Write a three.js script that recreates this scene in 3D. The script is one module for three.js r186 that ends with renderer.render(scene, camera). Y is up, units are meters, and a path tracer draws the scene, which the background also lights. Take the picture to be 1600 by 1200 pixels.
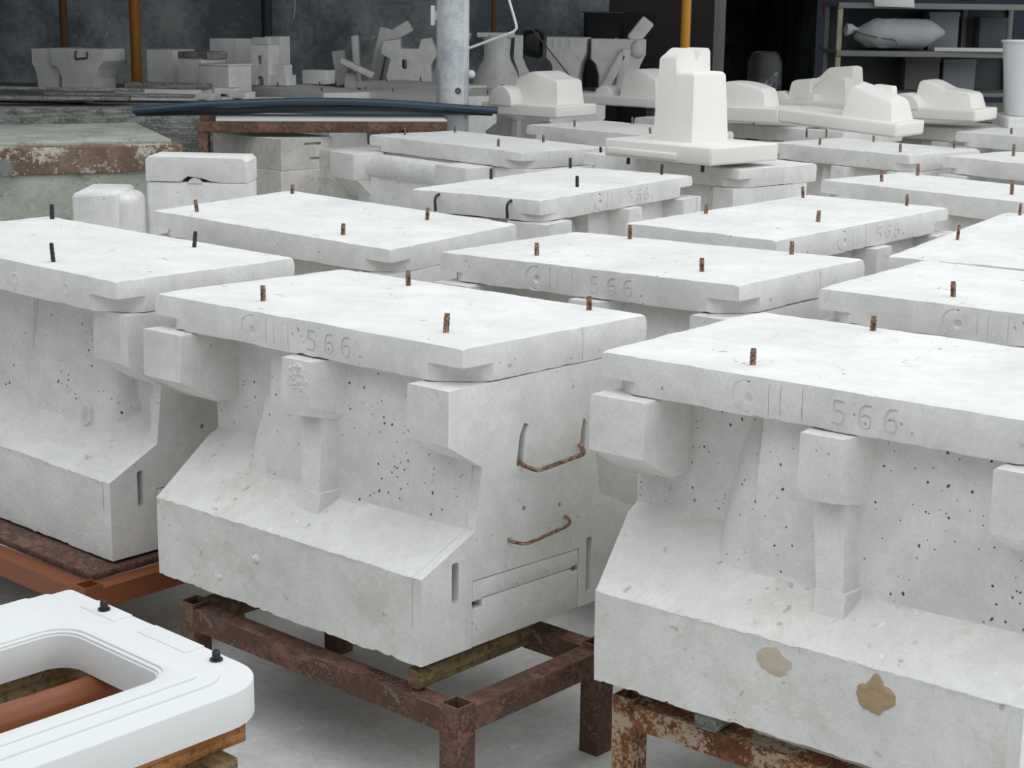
import * as THREE from 'three';
import { mergeGeometries, toCreasedNormals } from 'three/addons/utils/BufferGeometryUtils.js';
import { ConvexGeometry } from 'three/addons/geometries/ConvexGeometry.js';
import { RoundedBoxGeometry } from 'three/addons/geometries/RoundedBoxGeometry.js';
import { TextGeometry } from 'three/addons/geometries/TextGeometry.js';
import { FontLoader } from 'three/addons/loaders/FontLoader.js';
import { Brush, Evaluator, SUBTRACTION } from 'three-bvh-csg';

// ---------------------------------------------------------------- camera, sky, exposure
const scene = new THREE.Scene();
const D2R = Math.PI / 180;
const camera = new THREE.PerspectiveCamera(26.1, 4 / 3, 0.05, 100);
camera.position.set(0, 1.6, 0);
camera.rotation.order = 'YXZ';
camera.rotation.set(-13.015 * D2R, 0, 0.68 * D2R);
const cloud = new Uint8Array(32 * 16 * 4).map((_, i) => [247, 252, 255, 255][i % 4]);      // plain white overcast, the same all round
const sky = new THREE.DataTexture(cloud, 32, 16); sky.colorSpace = THREE.SRGBColorSpace; sky.mapping = THREE.EquirectangularReflectionMapping; sky.magFilter = THREE.LinearFilter; sky.needsUpdate = true;
scene.background = sky; scene.environment = sky;
const renderer = new THREE.WebGLRenderer({ antialias: true });
renderer.toneMapping = THREE.LinearToneMapping;
renderer.toneMappingExposure = 1.5;
renderer.shadowMap.enabled = true;

// ---------------------------------------------------------------- random numbers and noise
function rng(seed) { let a = seed >>> 0; return () => { a = (a + 0x6D2B79F5) >>> 0; let t = Math.imul(a ^ (a >>> 15), 1 | a); t = (t + Math.imul(t ^ (t >>> 7), 61 | t)) ^ t; return ((t ^ (t >>> 14)) >>> 0) / 4294967296; }; }
function hash3(x, y, z) { let h = Math.imul(x, 374761393) ^ Math.imul(y, 668265263) ^ Math.imul(z, 2147483647 - 1274126177); h = Math.imul(h ^ (h >>> 13), 1274126177); return ((h ^ (h >>> 16)) >>> 0) / 4294967296; }
const sm = (t) => t * t * (3 - 2 * t);
function noise3(x, y, z) {                                     // -1 .. 1
  const X = Math.floor(x), Y = Math.floor(y), Z = Math.floor(z), u = sm(x - X), v = sm(y - Y), w = sm(z - Z);
  let r = 0;
  for (let i = 0; i < 2; i++) for (let j = 0; j < 2; j++) for (let k = 0; k < 2; k++) r += hash3(X + i, Y + j, Z + k) * (i ? u : 1 - u) * (j ? v : 1 - v) * (k ? w : 1 - w);
  return r * 2 - 1;
}
const clamp = (x, a, b) => Math.min(b, Math.max(a, x));
const step = (a, b, x) => sm(clamp((x - a) / (b - a), 0, 1));

// ---------------------------------------------------------------- textures (tiles, uv in metres)
function tileNoise(n, cells, seed) {                            // tileable value noise 0..1
  const r = rng(seed), g = new Float32Array(cells * cells), out = new Float32Array(n * n);
  for (let i = 0; i < g.length; i++) g[i] = r();
  for (let y = 0; y < n; y++) {
    const fy = y / n * cells, Y = Math.floor(fy), v = sm(fy - Y), Y1 = (Y + 1) % cells;
    for (let x = 0; x < n; x++) {
      const fx = x / n * cells, X = Math.floor(fx), u = sm(fx - X), X1 = (X + 1) % cells;
      out[y * n + x] = (g[Y * cells + X] * (1 - u) + g[Y * cells + X1] * u) * (1 - v) + (g[Y1 * cells + X] * (1 - u) + g[Y1 * cells + X1] * u) * v;
    }
  }
  return out;
}
function layers(n, list) { const o = new Float32Array(n * n); for (const [c, a, s] of list) { const t = tileNoise(n, c, s); for (let i = 0; i < o.length; i++) o[i] += (t[i] - 0.5) * a; } return o; }
function texOf(n, fill, srgb, tile = 1) {
  const d = new Uint8Array(n * n * 4);
  for (let i = 0; i < n * n; i++) { const c = fill(i); d[i * 4] = clamp(c[0], 0, 255); d[i * 4 + 1] = clamp(c[1], 0, 255); d[i * 4 + 2] = clamp(c[2], 0, 255); d[i * 4 + 3] = 255; }
  const t = new THREE.DataTexture(d, n, n); t.wrapS = t.wrapT = THREE.RepeatWrapping; t.magFilter = THREE.LinearFilter; t.minFilter = THREE.LinearMipmapLinearFilter; t.generateMipmaps = true;
  if (srgb) t.colorSpace = THREE.SRGBColorSpace;
  t.repeat.set(1 / tile, 1 / tile); t.needsUpdate = true; return t;
}
const mixc = (a, b, t) => [a[0] + (b[0] - a[0]) * t, a[1] + (b[1] - a[1]) * t, a[2] + (b[2] - a[2]) * t];
function dabs(n, count, rMin, rMax, seed, cluster = 0, stretch = 1) {  // small irregular specks, 0..1
  const o = new Float32Array(n * n), r = rng(seed); let cx = r() * n, cy = r() * n;
  for (let k = 0; k < count; k++) {
    let x, y; if (r() < cluster) { x = cx + (r() - 0.5) * n * 0.09; y = cy + (r() - 0.5) * n * 0.12; } else { x = r() * n; y = r() * n; cx = x; cy = y; }
    const R = rMin + (rMax - rMin) * r() ** 3, an = r() * 6.28, st = 1 + (stretch - 1) * r(), ca = Math.cos(an), sa = Math.sin(an), B = Math.ceil(R * st) + 1;
    for (let j = -B; j <= B; j++) for (let i = -B; i <= B; i++) {
      const a = (i * ca + j * sa) / st, b = -i * sa + j * ca, d = Math.hypot(a, b) / R;
      if (d < 1.25) { const X = ((Math.round(x) + i) % n + n) % n, Y = ((Math.round(y) + j) % n + n) % n, v = clamp((1.25 - d) * 2.5, 0, 1); if (v > o[Y * n + X]) o[Y * n + X] = v; }
    }
  }
  return o;
}
function strokes(n, count, len, seed, wid = 0.9) {               // thin scratches, 0..1
  const o = new Float32Array(n * n), r = rng(seed);
  for (let k = 0; k < count; k++) {
    let x = r() * n, y = r() * n, a = r() * 6.28; const L = len * (0.3 + r());
    for (let t = 0; t < L; t++) {
      a += (r() - 0.5) * 0.25; x += Math.cos(a); y += Math.sin(a);
      for (let j = -1; j <= 1; j++) for (let i = -1; i <= 1; i++) { const X = ((Math.floor(x) + i) % n + n) % n, Y = ((Math.floor(y) + j) % n + n) % n, v = clamp(wid - Math.hypot(i, j) * 0.6, 0, 1); if (v > o[Y * n + X]) o[Y * n + X] = v; }
    }
  }
  return o;
}
const NT = 1024;
const pMott = layers(NT, [[5, 15, 11], [13, 13, 12], [40, 9, 13], [170, 8, 14], [512, 7, 15]]);
const pScr = strokes(NT, 60, 45, 21), pSpeck = dabs(NT, 110, 0.7, 3.0, 22, 0.45, 2.4);
const pores = dabs(NT, 640, 0.9, 2.5, 31, 0.62, 1.6), poresBig = dabs(NT, 7, 2.5, 4.5, 32, 0.3, 1.6);
const fineB = layers(NT, [[20, 40, 41], [64, 40, 42], [200, 40, 43], [512, 30, 44]]);
const T = {};
T.plaster = texOf(NT, (i) => { const m = pMott[i], s = pScr[i] * 14 + pSpeck[i] * 60; return [228 + m - s, 226 + m - s, 223 + m - s]; }, true);
T.plasterBump = texOf(NT, (i) => { const v = 128 + fineB[i] - pSpeck[i] * 70 - pScr[i] * 30; return [v, v, v]; });
T.pitted = texOf(NT, (i) => { const m = pMott[i], s = pScr[i] * 8 + Math.max(pores[i], poresBig[i] * 0.5) * 150; return [228 + m - s, 226 + m - s, 223 + m - s * 1.02]; }, true);
T.pittedBump = texOf(NT, (i) => { const v = 150 + fineB[i] * 0.6 - Math.max(pores[i], poresBig[i]) * 110; return [v, v, v]; });
const tScr = strokes(NT, 90, 60, 51), tSpeck = dabs(NT, 100, 0.8, 3.0, 52, 0.66, 3.5), tBroad = layers(NT, [[4, 9, 53], [9, 9, 54], [25, 7, 56], [60, 5, 55]]);
T.top = texOf(NT, (i) => { const s = tScr[i] * 30 + tSpeck[i] * 85, m = tBroad[i]; return [228 + m - s, 226 + m - s, 223 + m - s]; }, true);
T.topBump = texOf(NT, (i) => { const v = 140 + fineB[i] * 0.5 + tBroad[i] * 4 - tScr[i] * 40 - tSpeck[i] * 90; return [v, v, v]; });
const bStain = layers(NT, [[6, 1, 91], [15, 0.8, 92], [50, 0.7, 93], [180, 0.4, 94]]), bSpeck = dabs(NT, 210, 0.9, 5, 95, 0.6, 2.6), bLight = dabs(NT, 70, 1, 4, 96, 0.5, 2);
T.scuffed = texOf(NT, (i) => { const m = pMott[i] * 0.8, k = clamp((bStain[i] - 0.28) * 4, 0, 1), s = pScr[i] * 14 + bSpeck[i] * (18 + 16 * (bStain[i] > 0.1)) - bLight[i] * 14; return [228 + m - s - k * 5, 226 + m - s - k * 8, 223 + m - s - k * 13]; }, true);
T.scuffedBump = texOf(NT, (i) => { const v = 128 + fineB[i] - bSpeck[i] * 50 + bLight[i] * 70; return [v, v, v]; });
const N5 = 512;
const r1 = layers(N5, [[4, 1, 61], [12, 0.8, 62], [40, 0.7, 63], [130, 0.5, 64]]), r2 = layers(N5, [[9, 1, 65], [50, 1, 66], [200, 0.9, 67]]);
T.rust = texOf(N5, (i) => { let c = mixc([94, 66, 54], [132, 100, 84], clamp(0.5 + r1[i], 0, 1)); c = mixc(c, [66, 44, 38], clamp(r2[i] * 1.4, 0, 1)); return mixc(c, [168, 152, 140], clamp((r2[i] - r1[i] * 0.4 - 0.5) * 2, 0, 0.6)); }, true, 0.6);
T.rustBump = texOf(N5, (i) => { const v = 128 + (r1[i] + r2[i]) * 70; return [v, v, v]; }, false, 0.6);
T.rustWhite = texOf(N5, (i) => { let c = mixc([96, 58, 36], [140, 92, 56], clamp(0.5 + r1[i], 0, 1)); return mixc(c, [192, 178, 160], clamp((r2[i] + r1[i] * 0.5 - 0.05) * 2.6, 0, 0.85)); }, true, 0.35);
T.rodRust = texOf(256, (i) => { const y = Math.floor(i / 256), x = i % 256, v = r2[(y * 2) * N5 + x * 2], w = r1[(y * 2) * N5 + x * 2]; return mixc(mixc([104, 70, 52], [190, 162, 138], clamp(0.5 + v * 1.3, 0, 1)), [62, 42, 36], clamp(w * 1.6, 0, 0.7)); }, true, 0.25);
const g1 = layers(N5, [[3, 1, 71], [8, 1, 72], [30, 0.6, 73], [120, 0.5, 74], [256, 0.4, 75]]), gDab = dabs(N5, 120, 0.6, 2.2, 76, 0.4, 2);
T.floor = texOf(N5, (i) => { const v = 216 + g1[i] * 24 + gDab[i] * 20; return [v, v, v * 0.985]; }, true, 1.6);
T.floorBump = texOf(N5, (i) => { const v = 128 + g1[i] * 60 + gDab[i] * 40; return [v, v, v]; }, false, 1.6);
const wStain = layers(N5, [[2, 1.2, 81], [5, 1, 82], [14, 0.7, 83], [60, 0.4, 84], [200, 0.3, 85]]), wDab = dabs(N5, 60, 0.6, 1.8, 86, 0.3, 2);
T.wall = texOf(N5, (i) => { const c = mixc([172, 173, 172], [104, 111, 118], clamp(0.45 + wStain[i], 0, 1)); const d = wDab[i] * 50; return [c[0] + d, c[1] + d, c[2] + d]; }, true, 2.6);
T.wallBump = texOf(N5, (i) => { const v = 128 + wStain[i] * 60; return [v, v, v]; }, false, 2.6);
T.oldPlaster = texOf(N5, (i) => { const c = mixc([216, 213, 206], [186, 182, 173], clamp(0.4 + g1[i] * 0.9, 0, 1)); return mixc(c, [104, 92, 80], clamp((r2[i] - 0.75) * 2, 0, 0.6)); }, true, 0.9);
T.wood = texOf(N5, (i) => { const x = i % N5, y = Math.floor(i / N5), g = Math.sin((y * 0.11 + r1[((y >> 1) * N5 + (x >> 4)) % (N5 * N5)] * 9)) * 0.5 + 0.5; return mixc(mixc([118, 96, 66], [150, 126, 86], g), [70, 56, 44], clamp(r2[i] * 0.9 + 0.05, 0, 0.7)); }, true, 0.5);
T.woodOrange = texOf(N5, (i) => { const x = i % N5, y = Math.floor(i / N5), g = Math.sin((y * 0.13 + r1[((y >> 1) * N5 + (x >> 4)) % (N5 * N5)] * 9)) * 0.5 + 0.5; return mixc(mixc([150, 96, 48], [182, 126, 70], g), [104, 64, 38], clamp(r2[i], 0, 0.7)); }, true, 0.5);
T.greyWood = texOf(N5, (i) => { const x = i % N5, y = Math.floor(i / N5), g = Math.sin((y * 0.11 + r1[((y >> 1) * N5 + (x >> 4)) % (N5 * N5)] * 9)) * 0.5 + 0.5; return mixc(mixc([118, 118, 114], [158, 158, 153], g), [78, 76, 72], clamp(r2[i] * 0.9 + 0.05, 0, 0.7)); }, true, 0.5);
T.flake = texOf(N5, (i) => mixc(mixc([106, 86, 72], [132, 110, 94], clamp(0.5 + r1[i], 0, 1)), [196, 192, 178], clamp((r2[i] + g1[i] * 0.5 - 0.12) * 2.4, 0, 0.9)), true, 0.7);
T.lime = texOf(N5, (i) => mixc(mixc([176, 180, 168], [150, 156, 146], clamp(0.5 + g1[i], 0, 1)), [122, 116, 104], clamp((r2[i] - 0.4) * 2, 0, 0.7)), true, 0.8);
T.galv = texOf(N5, (i) => { let c = mixc([204, 207, 208], [168, 173, 178], clamp(0.45 + g1[i] * 1.1, 0, 1)); c = mixc(c, [150, 118, 96], clamp((r1[i] - 0.55) * 2.2, 0, 0.75)); return mixc(c, [206, 210, 212], clamp((r2[i] - 0.85) * 5, 0, 0.9)); }, true, 0.9);
T.smear = texOf(N5, (i) => mixc([40, 42, 44], [150, 154, 156], clamp((g1[i] - 0.15) * 2.5, 0, 0.85)), true, 0.5);

// ---------------------------------------------------------------- materials
const std = (o) => new THREE.MeshStandardMaterial({ roughness: 0.9, metalness: 0, side: THREE.DoubleSide, ...o });
const M = {
  plaster: std({ map: T.plaster, bumpMap: T.plasterBump, bumpScale: 0.0012 }),
  pitted: std({ map: T.pitted, bumpMap: T.pittedBump, bumpScale: 0.002 }),
  scuffed: std({ map: T.scuffed, bumpMap: T.scuffedBump, bumpScale: 0.0022 }),
  top: std({ map: T.top, bumpMap: T.topBump, bumpScale: 0.001 }),
  core: std({ color: 0xe9e5df, bumpMap: T.rustBump, bumpScale: 0.0008 }),
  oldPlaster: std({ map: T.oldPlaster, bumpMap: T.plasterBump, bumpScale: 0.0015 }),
  grime: std({ map: T.oldPlaster, color: 0xc4c2be, bumpMap: T.plasterBump, bumpScale: 0.0015 }),
  frame: std({ color: 0xe4e5e4, bumpMap: T.rustBump, bumpScale: 0.0004, roughness: 0.8 }),
  rust: std({ map: T.rust, bumpMap: T.rustBump, bumpScale: 0.0012, roughness: 0.75, metalness: 0.15 }),
  rustWhite: std({ map: T.rustWhite, bumpMap: T.rustBump, bumpScale: 0.0015, roughness: 0.85, metalness: 0.1 }),
  orange: std({ color: 0xb0622e, map: T.rust, bumpMap: T.rustBump, bumpScale: 0.0005, roughness: 0.5 }),
  orangePaint: std({ color: 0x86492a, roughness: 0.5, bumpMap: T.rustBump, bumpScale: 0.0006 }),
  rodRust: std({ map: T.rodRust, bumpMap: T.rustBump, bumpScale: 0.0015, roughness: 0.85 }),
  rodBlack: std({ color: 0x2b2b2c, roughness: 0.6, bumpMap: T.rustBump, bumpScale: 0.0008 }),
  floor: std({ map: T.floor, bumpMap: T.floorBump, bumpScale: 0.002, roughness: 0.75 }),
  wall: std({ map: T.wall, bumpMap: T.wallBump, bumpScale: 0.004 }),
  wallBlue: std({ color: 0x3c4350, roughness: 0.9, bumpMap: T.wallBump, bumpScale: 0.003 }),
  wallBrown: std({ color: 0x3a3334, roughness: 0.9, bumpMap: T.wallBump, bumpScale: 0.003 }),
  redPaint: std({ color: 0x5a2027, roughness: 0.8 }),
  roof: std({ color: 0x7c8084, roughness: 0.8 }),
  wood: std({ map: T.wood, roughness: 0.85, bumpMap: T.rustBump, bumpScale: 0.0008 }),
  woodOrange: std({ map: T.woodOrange, roughness: 0.8, bumpMap: T.rustBump, bumpScale: 0.0006 }),
  greyWood: std({ map: T.greyWood, roughness: 0.9 }),
  flake: std({ map: T.flake, roughness: 0.9, bumpMap: T.rustBump, bumpScale: 0.003 }),
  lime: std({ map: T.lime, roughness: 0.9, bumpMap: T.plasterBump, bumpScale: 0.002 }),
  galv: std({ map: T.galv, roughness: 0.6, metalness: 0, bumpMap: T.rustBump, bumpScale: 0.0005 }),
  blackPlastic: std({ color: 0x18191b, roughness: 0.45 }),
  blackRubber: std({ color: 0x1d2026, roughness: 0.35 }),
  pipeBlue: std({ color: 0x33495a, roughness: 0.4 }),
  pipeGrey: std({ color: 0x77848c, roughness: 0.4 }),
  pipeBlack: std({ color: 0x23303a, roughness: 0.35 }),
  yellow: std({ color: 0xc98a24, roughness: 0.5 }),
  yellowDull: std({ color: 0xa86a20, roughness: 0.6, bumpMap: T.rustBump, bumpScale: 0.0008 }),
  brownPaint: std({ color: 0x6b4524, roughness: 0.7 }),
  bluePaint: std({ color: 0x27333f, roughness: 0.6 }),
  whitePlastic: std({ color: 0xe6e9ea, roughness: 0.35 }),
  offWhite: std({ color: 0xd8d8d4, roughness: 0.6 }),
  bluishSheet: std({ color: 0xdfe6ea, roughness: 0.6 }),
  sack: std({ color: 0xa9adad, roughness: 0.7, bumpMap: T.plasterBump, bumpScale: 0.003 }),
  silver: std({ color: 0xb4b8bb, roughness: 0.3, metalness: 0.6 }),
  drum: std({ map: T.smear, roughness: 0.5 }),
  darkBox: std({ color: 0x1b1a1d, roughness: 0.8 }),
  darkGrey: std({ color: 0x55575a, roughness: 0.9 }),
  clay: std({ color: 0xb09878, roughness: 0.9, bumpMap: T.rustBump, bumpScale: 0.003 }),
  clayPale: std({ color: 0xcabdaa, roughness: 0.95 }),
  rackSteel: std({ color: 0x7d7f7c, roughness: 0.6, metalness: 0.2 }),
  rackPaint: std({ color: 0x9c9a7c, roughness: 0.6 }),
  cardboard: std({ color: 0x6a6460, roughness: 0.9 }),
  greyCrate: std({ color: 0x84878b, roughness: 0.8 }),
};

// ---------------------------------------------------------------- geometry helpers
function finish(g, crease = 0.6, uvScale = 1, off = [0, 0]) {     // flat list of triangles, creased normals, uv in metres
  let n = g.index ? g.toNonIndexed() : g;
  for (const k of Object.keys(n.attributes)) if (k !== 'position') n.deleteAttribute(k);
  n = crease ? toCreasedNormals(n, crease) : (n.computeVertexNormals(), n);
  const p = n.attributes.position, uv = new Float32Array(p.count * 2), a = new THREE.Vector3(), b = new THREE.Vector3(), c = new THREE.Vector3(), q = new THREE.Vector3();
  for (let i = 0; i < p.count; i += 3) {
    a.fromBufferAttribute(p, i); b.fromBufferAttribute(p, i + 1); c.fromBufferAttribute(p, i + 2);
    q.crossVectors(b.sub(a), c.sub(a)); const X = Math.abs(q.x), Y = Math.abs(q.y), Z = Math.abs(q.z);
    for (let k = 0; k < 3; k++) {
      const j = i + k, x = p.getX(j), y = p.getY(j), z = p.getZ(j);
      const [u, v] = Y >= X && Y >= Z ? [x, -z] : X >= Z ? [-z + 0.37, y + 0.41] : [x + 0.19, y + 0.73];
      uv[j * 2] = (u + off[0]) * uvScale; uv[j * 2 + 1] = (v + off[1]) * uvScale;
    }
  }
  n.setAttribute('uv', new THREE.BufferAttribute(uv, 2)); n.clearGroups(); return n;
}
const plain = (g) => { const n = g.index ? g.toNonIndexed() : g; for (const k of Object.keys(n.attributes)) if (k !== 'position') n.deleteAttribute(k); n.clearGroups(); return n; };
const join = (list) => mergeGeometries(list.map(plain));
const box = (x0, x1, y0, y1, z0, z1) => new THREE.BoxGeometry(x1 - x0, y1 - y0, z1 - z0).translate((x0 + x1) / 2, (y0 + y1) / 2, (z0 + z1) / 2);
const rbox = (x0, x1, y0, y1, z0, z1, r = 0.006, s = 2) => new RoundedBoxGeometry(x1 - x0, y1 - y0, z1 - z0, s, Math.min(r, (x1 - x0) / 2.1, (y1 - y0) / 2.1, (z1 - z0) / 2.1)).translate((x0 + x1) / 2, (y0 + y1) / 2, (z0 + z1) / 2);
const V = (x, y, z) => new THREE.Vector3(x, y, z);
const tube = (pts, r, seg = 24, rs = 8, tension = 0.5) => new THREE.TubeGeometry(new THREE.CatmullRomCurve3(pts.map((p) => V(...p)), false, 'catmullrom', tension), seg, r, rs);
function polyTube(pts, r, rs = 8) { const cp = new THREE.CurvePath(); for (let i = 1; i < pts.length; i++) cp.add(new THREE.LineCurve3(V(...pts[i - 1]), V(...pts[i]))); return new THREE.TubeGeometry(cp, (pts.length - 1) * 8, r, rs); }
function extrude(pts, depth, bevel = 0, holes = [], curveSeg = 8) {
  const sh = new THREE.Shape(pts.map((p) => new THREE.Vector2(...p)));
  for (const h of holes) sh.holes.push(new THREE.Path(h.map((p) => new THREE.Vector2(...p))));
  return new THREE.ExtrudeGeometry(sh, { depth: depth - 2 * bevel, bevelEnabled: bevel > 0, bevelThickness: bevel, bevelSize: bevel, bevelOffset: -bevel, bevelSegments: 3, curveSegments: curveSeg }).translate(0, 0, bevel);
}
const along = (g, s0) => { g.applyMatrix4(new THREE.Matrix4().set(0, 0, 1, s0, 0, 1, 0, 0, -1, 0, 0, 0, 0, 0, 0, 1)); return g; };  // (w, y, depth) -> x = s0 + depth, z = -w
const hull = (pts) => new ConvexGeometry(pts.map((p) => V(...p)));
function rough(g, amp, freq, seed = 0) { const p = g.attributes.position; for (let i = 0; i < p.count; i++) { const x = p.getX(i), y = p.getY(i), z = p.getZ(i); p.setXYZ(i, x + amp * noise3(x * freq + seed, y * freq, z * freq), y + amp * noise3(x * freq, y * freq + 9.2 + seed, z * freq), z + amp * noise3(x * freq, y * freq, z * freq + 5.7 + seed)); } return g; }

const used = new Map();
function numbered(name) { const k = used.get(name) ?? 0; used.set(name, k + 1); return k ? name + '_' + String(k).padStart(3, '0') : name; }
function part(name, geo, mat, parent) { const m = new THREE.Mesh(geo, mat); m.name = name; m.castShadow = m.receiveShadow = true; parent.add(m); return m; }
function thing(name, label, category, pos = [0, 0, 0], turn = 0, group) {
  const o = new THREE.Group(); o.name = numbered(name); o.position.set(...pos); o.rotation.y = turn; scene.add(o);
  o.userData = { label, category }; if (group) o.userData.group = group; return o;
}
function single(name, label, category, geo, mat, pos = [0, 0, 0], turn = 0, group) {
  const m = new THREE.Mesh(geo, mat); m.name = numbered(name); m.position.set(...pos); m.rotation.y = turn; m.castShadow = m.receiveShadow = true; scene.add(m);
  m.userData = { label, category }; if (group) m.userData.group = group; return m;
}
function structure(name, label, geo, mat) { const m = single(name, label, 'building', geo, mat); m.userData = { label, category: 'building', kind: 'structure' }; return m; }
const evaluator = new Evaluator(); evaluator.attributes = ['position', 'normal']; evaluator.useGroups = false;
function cut(g, tools) {
  let b = new Brush(prep(g)); b.updateMatrixWorld();
  for (const t of tools) { const k = new Brush(prep(t)); k.updateMatrixWorld(); b = evaluator.evaluate(b, k, SUBTRACTION); }
  return b.geometry;
}
function prep(g) { const n = g.index ? g.toNonIndexed() : g.clone(); for (const k of Object.keys(n.attributes)) if (k !== 'position' && k !== 'normal') n.deleteAttribute(k); if (!n.attributes.normal) n.computeVertexNormals(); n.clearGroups(); return n; }

// ---------------------------------------------------------------- the building
structure('floor', 'pale grey dusty concrete floor of the workshop', finish(box(-9, 9, -0.2, 0, -24, 7)), M.floor);
structure('wall_back', 'stained dark concrete back wall of the workshop', finish(box(-5.6, 0.9, 0, 4.6, -16.7, -16.5)), M.wall);
structure('wall_rear', 'dark brown boarded wall beside the black doorway', finish(box(0.9, 1.97, 0, 4.6, -16.7, -16.5)), M.wallBrown);
structure('wall_far', 'dark blue painted wall behind the steel rack', finish(join([box(2.92, 9, 0, 4.6, -16.7, -16.5), box(1.97, 2.92, 2.5, 4.6, -16.7, -16.5)])), M.wallBlue);
structure('wall_inner', 'unlit room behind the black doorway', finish(join([box(1.5, 1.6, 0, 2.8, -24, -16.7), box(3.4, 3.5, 0, 2.8, -24, -16.7), box(1.5, 3.5, 0, 2.8, -24, -23.9), box(1.5, 3.5, 2.7, 2.8, -24, -16.7)])), M.wall);
structure('added_wall_left', 'unseen concrete side wall added to block low sky light', finish(box(-5.6, -5.4, 0, 4.8, -16.5, 7)), M.wall);  // out of view, added to keep low sky light off the moulds' long sides
structure('added_wall_front', 'unseen concrete wall added behind the camera to block low sky', finish(box(-5.6, 9, 0, 4.4, 6.8, 7)), M.wall);  // added behind the camera to shut out low sky, so overhead light dominates
structure('wall_end', 'dark concrete wall closing the shed', finish(box(8.8, 9, 0, 4.6, -16.5, -14.5)), M.wall);
structure('added_roof', 'unseen sheet roof added behind the camera to cut sky light', finish(box(-5.6, 9, 4.2, 4.3, 2.6, 7)), M.roof);  // unseen canopy, put in to dim upright faces against the slab tops
structure('ceiling', 'grey sheet roof over the back of the workshop', finish(extrude([[-5.6, 7.4], [9, 10.8], [9, 16.8], [-5.6, 16.8]], 0.15).rotateX(-Math.PI / 2).translate(0, 4.5, 0)), M.roof);

// ---------------------------------------------------------------- plaster moulds
const font = await new FontLoader().loadAsync('fonts/droid/droid_sans_regular.typeface.json');
const TOP = 0.934, MH = 0.63, ST = 0.08;                          // height of the slab tops, of a mould, of its slab

function digit(ch, cx, cy, h) {
  const g = new TextGeometry(ch, { font, size: 1, depth: 1, curveSegments: 6, bevelEnabled: false }); g.computeBoundingBox(); const b = g.boundingBox, k = h / (b.max.y - b.min.y);
  g.translate(-(b.min.x + b.max.x) / 2, -(b.min.y + b.max.y) / 2, 0).scale(k * 1.02, k, 0.012).translate(cx, cy, -0.0027); return g;
}
function slabGeo(seed, { marked = true, corner = true, chips = 7 } = {}) {
  const r = rng(seed), L = 1, W = 0.6;
  const g = new THREE.BoxGeometry(L, ST, W, 50, 4, 30).translate(L / 2, ST / 2, -W / 2), p = g.attributes.position;
  for (let i = 0; i < p.count; i++) {
    let x = p.getX(i), y = p.getY(i), z = p.getZ(i);
    const ex = Math.min(x, L - x) < 1e-4, ey = Math.min(y, ST - y) < 1e-4, ez = Math.min(-z, W + z) < 1e-4, n = (ex ? 1 : 0) + (ey ? 1 : 0) + (ez ? 1 : 0);
    const w = 0.0011 * noise3(x * 9 + seed, y * 9, z * 9) + 0.0005 * noise3(x * 37, y * 37 + seed, z * 37);
    let e = n >= 2 ? 0.0022 + 0.0022 * Math.max(0, noise3(x * 31 + seed * 3, y * 31, z * 31)) : 0; if (n === 3) e = 0.005;
    p.setXYZ(i, x + (ex ? w : 0) + (ex && n > 1 ? (x < 0.5 ? e : -e) : 0), y + (ey ? w : 0) + (ey && n > 1 ? (y < 0.04 ? e : -e) : 0), z + (ez ? w : 0) + (ez && n > 1 ? (z > -0.3 ? -e : e) : 0));
  }
  const tools = [];
  if (corner) {
    tools.push(extrude([[1.05, 0.05], [0.9, 0.05], [0.905, -0.002], [0.93, -0.03], [0.985, -0.075], [1.002, -0.09], [1.05, -0.09]], 0.062).rotateX(Math.PI / 2).translate(0, 0.04, 0));
    tools.push(extrude([[-0.05, 0.05], [0.1, 0.05], [0.09, -0.002], [0.055, -0.02], [0.02, -0.05], [-0.002, -0.09], [-0.05, -0.09]], 0.05).rotateX(Math.PI / 2).translate(0, 0.028, 0));
  }
  if (marked) {
    const c = 0.037;
    tools.push(new THREE.TorusGeometry(0.03, 0.0036, 8, 30, Math.PI * 1.12).rotateZ(Math.PI * 0.46).translate(0.352, c, 0.0004));
    tools.push(new THREE.SphereGeometry(0.0125, 16, 12).translate(0.359, c - 0.002, 0.0055));
    for (const [x, w, y0, y1] of [[0.404, 0.0022, 0.006, 0.068], [0.43, 0.0016, 0.012, 0.07], [0.4775, 0.0024, -0.01, 0.09]]) tools.push(box(x, x + w, y0, y1, -0.0022, 0.01));
    tools.push(digit('5', 0.556, c, 0.047), digit('6', 0.611, c, 0.047), digit('6', 0.663, c, 0.047));
    tools.push(new THREE.SphereGeometry(0.005, 8, 6).translate(0.611, c - 0.012, 0), new THREE.SphereGeometry(0.006, 8, 6).translate(0.706, c - 0.016, 0.001));
    tools.push(box(0.99, 1.02, -0.01, 0.09, -0.372, -0.37));
    tools.push(new THREE.SphereGeometry(0.006, 8, 6).translate(1, 0.026, -0.137));
  }
  for (let k = 0; k < chips; k++) {
    const t = r(), s = 0.006 + 0.01 * r(), q = new THREE.IcosahedronGeometry(s, 1); rough(q, s * 0.3, 90, k + seed);
    q.scale(1.6, 0.7, 0.7); const side = r();
    if (side < 0.6) q.translate(0.05 + t * 0.9, r() < 0.75 ? ST + s * 0.25 : -s * 0.2, s * 0.25); else q.rotateY(1.57).translate(1 + s * 0.25, ST + s * 0.25, -0.05 - t * 0.5);
    tools.push(q);
  }
  return cut(g, tools);
}
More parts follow.
